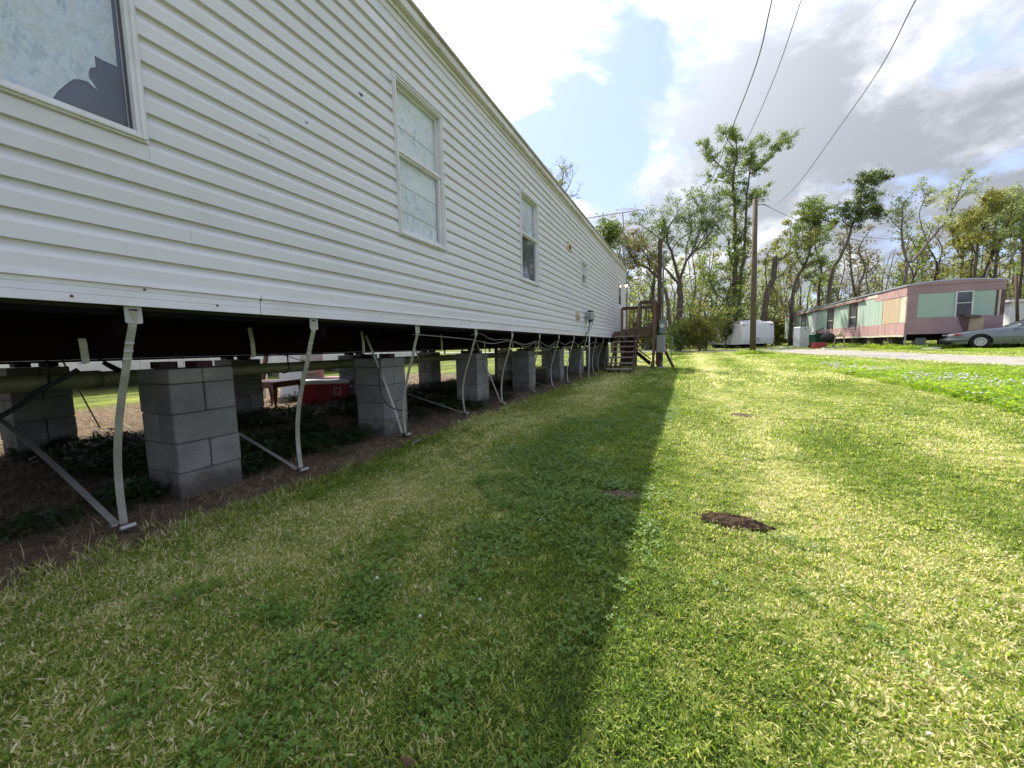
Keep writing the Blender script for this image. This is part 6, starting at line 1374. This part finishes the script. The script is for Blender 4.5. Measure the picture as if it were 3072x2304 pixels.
def lawn_ok(p):
    x, y = p[:, 0], p[:, 1]
    return ((x > edgeX(y)) | (y > 12.2+.5*vnoise(x*3, y, 3)) & (x > -2.6)) & (road_dist(x, y) > .0)
def pts3(p): return np.stack([p[:, 0], p[:, 1], gz(p[:, 0], p[:, 1])], 1)
near_b = [blade_cluster(f'grass_tuft', 100, .055, .008, .025, .0039, 1.1, M['grass']) for _ in range(7)]
mid_b = [blade_cluster(f'grass_tuft_mid', 78, .10, .014, .034, .0062, 1.1, M['grass']) for _ in range(5)]
far_b = [blade_cluster(f'grass_tuft_far', 60, .22, .03, .065, .013, .95, M['grass']) for _ in range(4)]
p = cands(34000, -3.2, 4.5, .2, 4.2); d = p @ cf2; p = p[in_view(p) & lawn_ok(p) & ~mound_mask(p[:, 0], p[:, 1]) & (d < 3.4)]
scatter('lawn_grass_near', pts3(p), near_b, .8, 1.25, 'mown lawn grass close by, green mixed with straw blades', .18)
p = cands(60000, -3.0, 11, 1.0, 12); d = p @ cf2; p = p[in_view(p) & lawn_ok(p) & ~mound_mask(p[:, 0], p[:, 1]) & (d > 3.1) & (d < 9)]; p = p[nr.random(len(p)) < np.clip(3.2/(p @ cf2)*1.6, 0, 1)]
scatter('lawn_grass_middle', pts3(p), mid_b, .8, 1.25, 'mown lawn grass in the middle distance', .15)
p = cands(150000, -12, 34, 4, 52); d = p @ cf2; p = p[in_view(p) & lawn_ok(p) & (d > 8) & (d < 46)]; p = p[nr.random(len(p)) < np.clip(9/(p @ cf2), 0, 1)]
scatter('lawn_grass_far', pts3(p), far_b, .7, 1.2, 'lawn grass stretching to the gravel road and woods', .1)
# clover in the lawn
clov = [leaflet_cluster('clover_patch', 14, .06, .034, .0085, M['clover']) for _ in range(4)]
p = cands(36000, -2.4, 3.2, .3, 8.5); cv = vnoise(p[:, 0]*1.6+3, p[:, 1]*1.1, 31)*.4+vnoise(p[:, 0]*7, p[:, 1]*7, 32)*.45+.32*np.exp(-((p[:, 0]+.85)**2/.45+(p[:, 1]-2.0)**2/5.0))
cv = cv-.12*(p[:, 0] > -.1)-.12*(p[:, 0] < -1.5); p = p[in_view(p) & lawn_ok(p) & ~mound_mask(p[:, 0], p[:, 1]) & (cv > .52+.28*nr.random(len(p)))]
scatter('lawn_clover', pts3(p), clov, .8, 1.3, 'low clover patches in the lawn', .15)
fl_ = [flower_obj('clover_flower', .0055), flower_obj('clover_flower_b', .004)]
for o_ in fl_:
    for v in o_.data.vertices: v.co.z -= .015
p = cands(300, -2.3, 3.2, 1.0, 9); p = p[in_view(p) & lawn_ok(p)]
scatter('lawn_clover_flowers', pts3(p), fl_, .7, 1.15, 'scattered white clover flowers in the lawn', .2)
# lush weedy verge on the right
lush = [leaflet_cluster('weed_clump', 26, .13, .13, .022, M['lush'], 3) for _ in range(4)]+[blade_cluster('weed_blades', 34, .12, .10, .19, .006, .6, M['lush']) for _ in range(2)]
p = cands(30000, 3.2, 14, 3.0, 24); ex_ = 3.62+.18*(vnoise(p[:, 1]*1.1, p[:, 1]*0, 41)-.5)+.1*(vnoise(p[:, 1]*4, p[:, 1]*0, 43)-.5)
dn = vnoise(p[:, 0]*.9, p[:, 1]*.6, 44); rd = road_dist(p[:, 0], p[:, 1]); p = p[in_view(p) & (p[:, 0] > ex_) & (rd > 1.2+.9*dn) & (dn > .18)]
wts = np.clip(.55+.7*vnoise(p[:, 0]*.8, p[:, 1]*.8, 45)-(.35*(p[:, 1] > 13)), .35, 1.2)
scatter('verge_weeds', pts3(p), lush, .7, 1.15, 'lush bright green clover and weeds along the right side of the lawn', .1, wts)
fl2 = [flower_obj('verge_flower', .017), flower_obj('verge_flower_b', .013)]
for o_ in fl2:
    for v in o_.data.vertices: v.co.z += .07
p = cands(7000, 3.6, 11, 4.0, 16); q_ = vnoise(p[:, 0]*1.2, p[:, 1]*1.2, 47)*.6+vnoise(p[:, 0]*3, p[:, 1]*3, 48)*.3+.30*np.exp(-(p[:, 0]-4.4)**2/.6)-.02*np.maximum(p[:, 1]-8, 0); rd = road_dist(p[:, 0], p[:, 1]); p = p[in_view(p) & (q_ > .66) & (rd > 1.6)]
scatter('verge_clover_flowers', pts3(p), fl2, .8, 1.3, 'white clover flowers crowding the weedy verge', .2)
# weeds and straw under and beside the home
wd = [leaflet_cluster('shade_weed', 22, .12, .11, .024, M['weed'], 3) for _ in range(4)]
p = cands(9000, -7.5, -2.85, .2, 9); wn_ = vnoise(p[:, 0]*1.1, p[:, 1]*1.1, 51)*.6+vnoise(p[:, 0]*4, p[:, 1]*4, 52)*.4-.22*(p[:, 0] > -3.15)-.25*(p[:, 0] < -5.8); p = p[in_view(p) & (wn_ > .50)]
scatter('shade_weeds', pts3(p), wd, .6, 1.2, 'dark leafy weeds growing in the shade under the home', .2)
sw = [blade_cluster('straw_litter', 26, .10, .04, .12, .0035, 1.5, M['strawbits'], .25) for _ in range(5)]
p = cands(9000, -9.5, -2.2, .2, 12.5); wn_ = vnoise(p[:, 0]*2.1, p[:, 1]*2.1, 55); p = p[in_view(p, 1.7) & (p[:, 0] < edgeX(p[:, 1])+.08) & (wn_ > .30)]
scatter('straw_litter', pts3(p), sw, .5, 1.1, 'dead grass and straw lying on the bare soil beside the home', .15)
# rough grass on the edge of the soil strip
ed = [blade_cluster('edge_tuft', 26, .05, .03, .075, .0045, .8, M['grass']) for _ in range(3)]
yy = .3+11.5*nr.random(900); p = np.stack([edgeX(yy)-.02+.07*nr.normal(size=900), yy], 1); scatter('edge_grass', pts3(p[in_view(p)]), ed, .6, 1.2, 'ragged grass along the edge of the bare soil', .2)
# taller weeds around the pole foot and below the old trailer
p1 = np.stack([px_+nr.normal(0, .5, 90), py_+nr.normal(0, .35, 90)], 1); p2 = cands(420, TX-.6, TX+.5, TY-.6, 46); p3 = cands(260, TX-.4, TX+9, TY-1.2, TY-.1)
p = np.concatenate([p1, p2, p3]); scatter('rank_weeds', pts3(p), lush, .8, 1.9, 'rank weeds at the pole foot and along the old trailer', .2)
# clover mound on the taller grass tufts: coarse tufts in the foreground
ct = [blade_cluster('coarse_tuft', 22, .03, .04, .09, .005, .9, M['grass'], .4) for _ in range(3)]
p = np.array([(-.62, 1.02), (-.66, 1.10), (-.58, 1.16), (-.25, .72), (-.3, .66), (-.12, .7), (.02, .66), (-.18, .62), (.3, .8), (-.02, 1.4), (.15, 1.7), (.5, 1.2), (-1.9, 1.1), (-1.2, 1.3), (-.45, 1.9), (.8, 2.1)]+[(nr.random()*3.6-2.0, .6+nr.random()*3) for _ in range(24)])
scatter('coarse_grass_tufts', pts3(p), ct, .5, 1.0, 'coarser long bladed grass tufts in the lawn', .2)
# soil mounds
for i, (a, b, rx, ry) in enumerate(MOUNDS):
    n1_, n2_ = 12, 44; vs = [(a, b, gz(np.array([a]), np.array([b]))[0]+(.05 if i == 0 else .028))]; fs = []
    for k in range(1, n1_+1):
        for j in range(n2_):
            t = k/n1_; an_ = 6.283*j/n2_; w_ = 1+.22*math.sin(3*an_+i)*.5+.12*math.sin(7*an_+2*i); x = a+rx*t*w_*math.cos(an_)*1.05; y = b+ry*t*w_*math.sin(an_)*1.05
            z_ = float(gz(np.array([x]), np.array([y]))[0])+(.034 if i == 0 else .018)*(1-t*t)+.012*float(vnoise(x*55, y*55, 61)-.4)*(1-.5*t)+.008*float(vnoise(x*140, y*140, 62))-.006*(t > .9); vs.append((x, y, z_))
    for j in range(n2_): fs.append((0, 1+j, 1+(j+1) % n2_))
    for k in range(n1_-1):
        for j in range(n2_): a_ = 1+k*n2_; fs.append((a_+j, a_+(j+1) % n2_, a_+n2_+(j+1) % n2_, a_+n2_+j))
    o = MB().add(vs, fs).build('soil_mound', M['soil'] if i in (0, 3) else M['thinsoil'], None, smooth=False)
    props(o, ['fresh dark brown soil mound in the sunlit lawn', 'low worn grey soil patch near the shadow edge', 'flat brown bare patch farther up the lawn', 'dark hole with dead roots at the bottom edge'][i], 'soil mound')
cb = bmesh.new(); bmesh.ops.create_icosphere(cb, subdivisions=1, radius=.006)
for v in cb.verts: v.co *= .6+.8*rng.random()
cm = bpy.data.meshes.new('soil_crumb'); cb.to_mesh(cm); cb.free(); cm.materials.append(M['soil'])
pc = []
for i, (a, b, rx, ry) in enumerate(MOUNDS):
    for k in range(260 if i == 0 else 60):
        an_ = 6.283*rng.random(); t = .75+.22*abs(rng.gauss(0, 1)); pc.append((a+rx*t*math.cos(an_), b+ry*t*math.sin(an_)))
pc = np.array(pc); P3 = pts3(pc); P3[:, 2] += .012
scatter('soil_crumbs', P3, [bpy.data.objects.new('soil_crumb', cm)], .4, 1.5, 'crumbs of dark soil spilled in the grass round the mounds', .5)
# a few dead leaves and twigs near the camera
for i, (px, py, s_) in enumerate(((1225, 2290, .022), (885, 1290, .0), (470, 1835, .016), (95, 1530, .03))):
    if not s_: continue
    q = on_z(px, py, .02); b = MB(); b.add([(q.x-s_, q.y, q.z+.01), (q.x, q.y-s_*.5, q.z), (q.x+s_, q.y, q.z+.014), (q.x, q.y+s_*.5, q.z+.004)], [(0, 1, 2), (0, 2, 3)])
    props(b.build('dead_leaf', M['leafbrown'], None), ['tan dead leaf at the bottom edge of the lawn', '', 'reddish dead leaf on the soil edge', 'pale dead leaf on the soil under the first strap'][i], 'leaf')
q = on_z(1265, 1325, .01); o = MB().tube([q, q+Vector((.02, -.05, .03)), q+Vector((.0, -.13, .02)), q+Vector((.03, -.2, .0))], [.008, .01, .012, .014], 6).build('stick', M['barkpale'], None, smooth=True); props(o, 'short pale stick on the soil near the third strap', 'stick')
print('objects', len(bpy.data.objects), 'tris', sum(len(m_.polygons) for m_ in bpy.data.meshes))
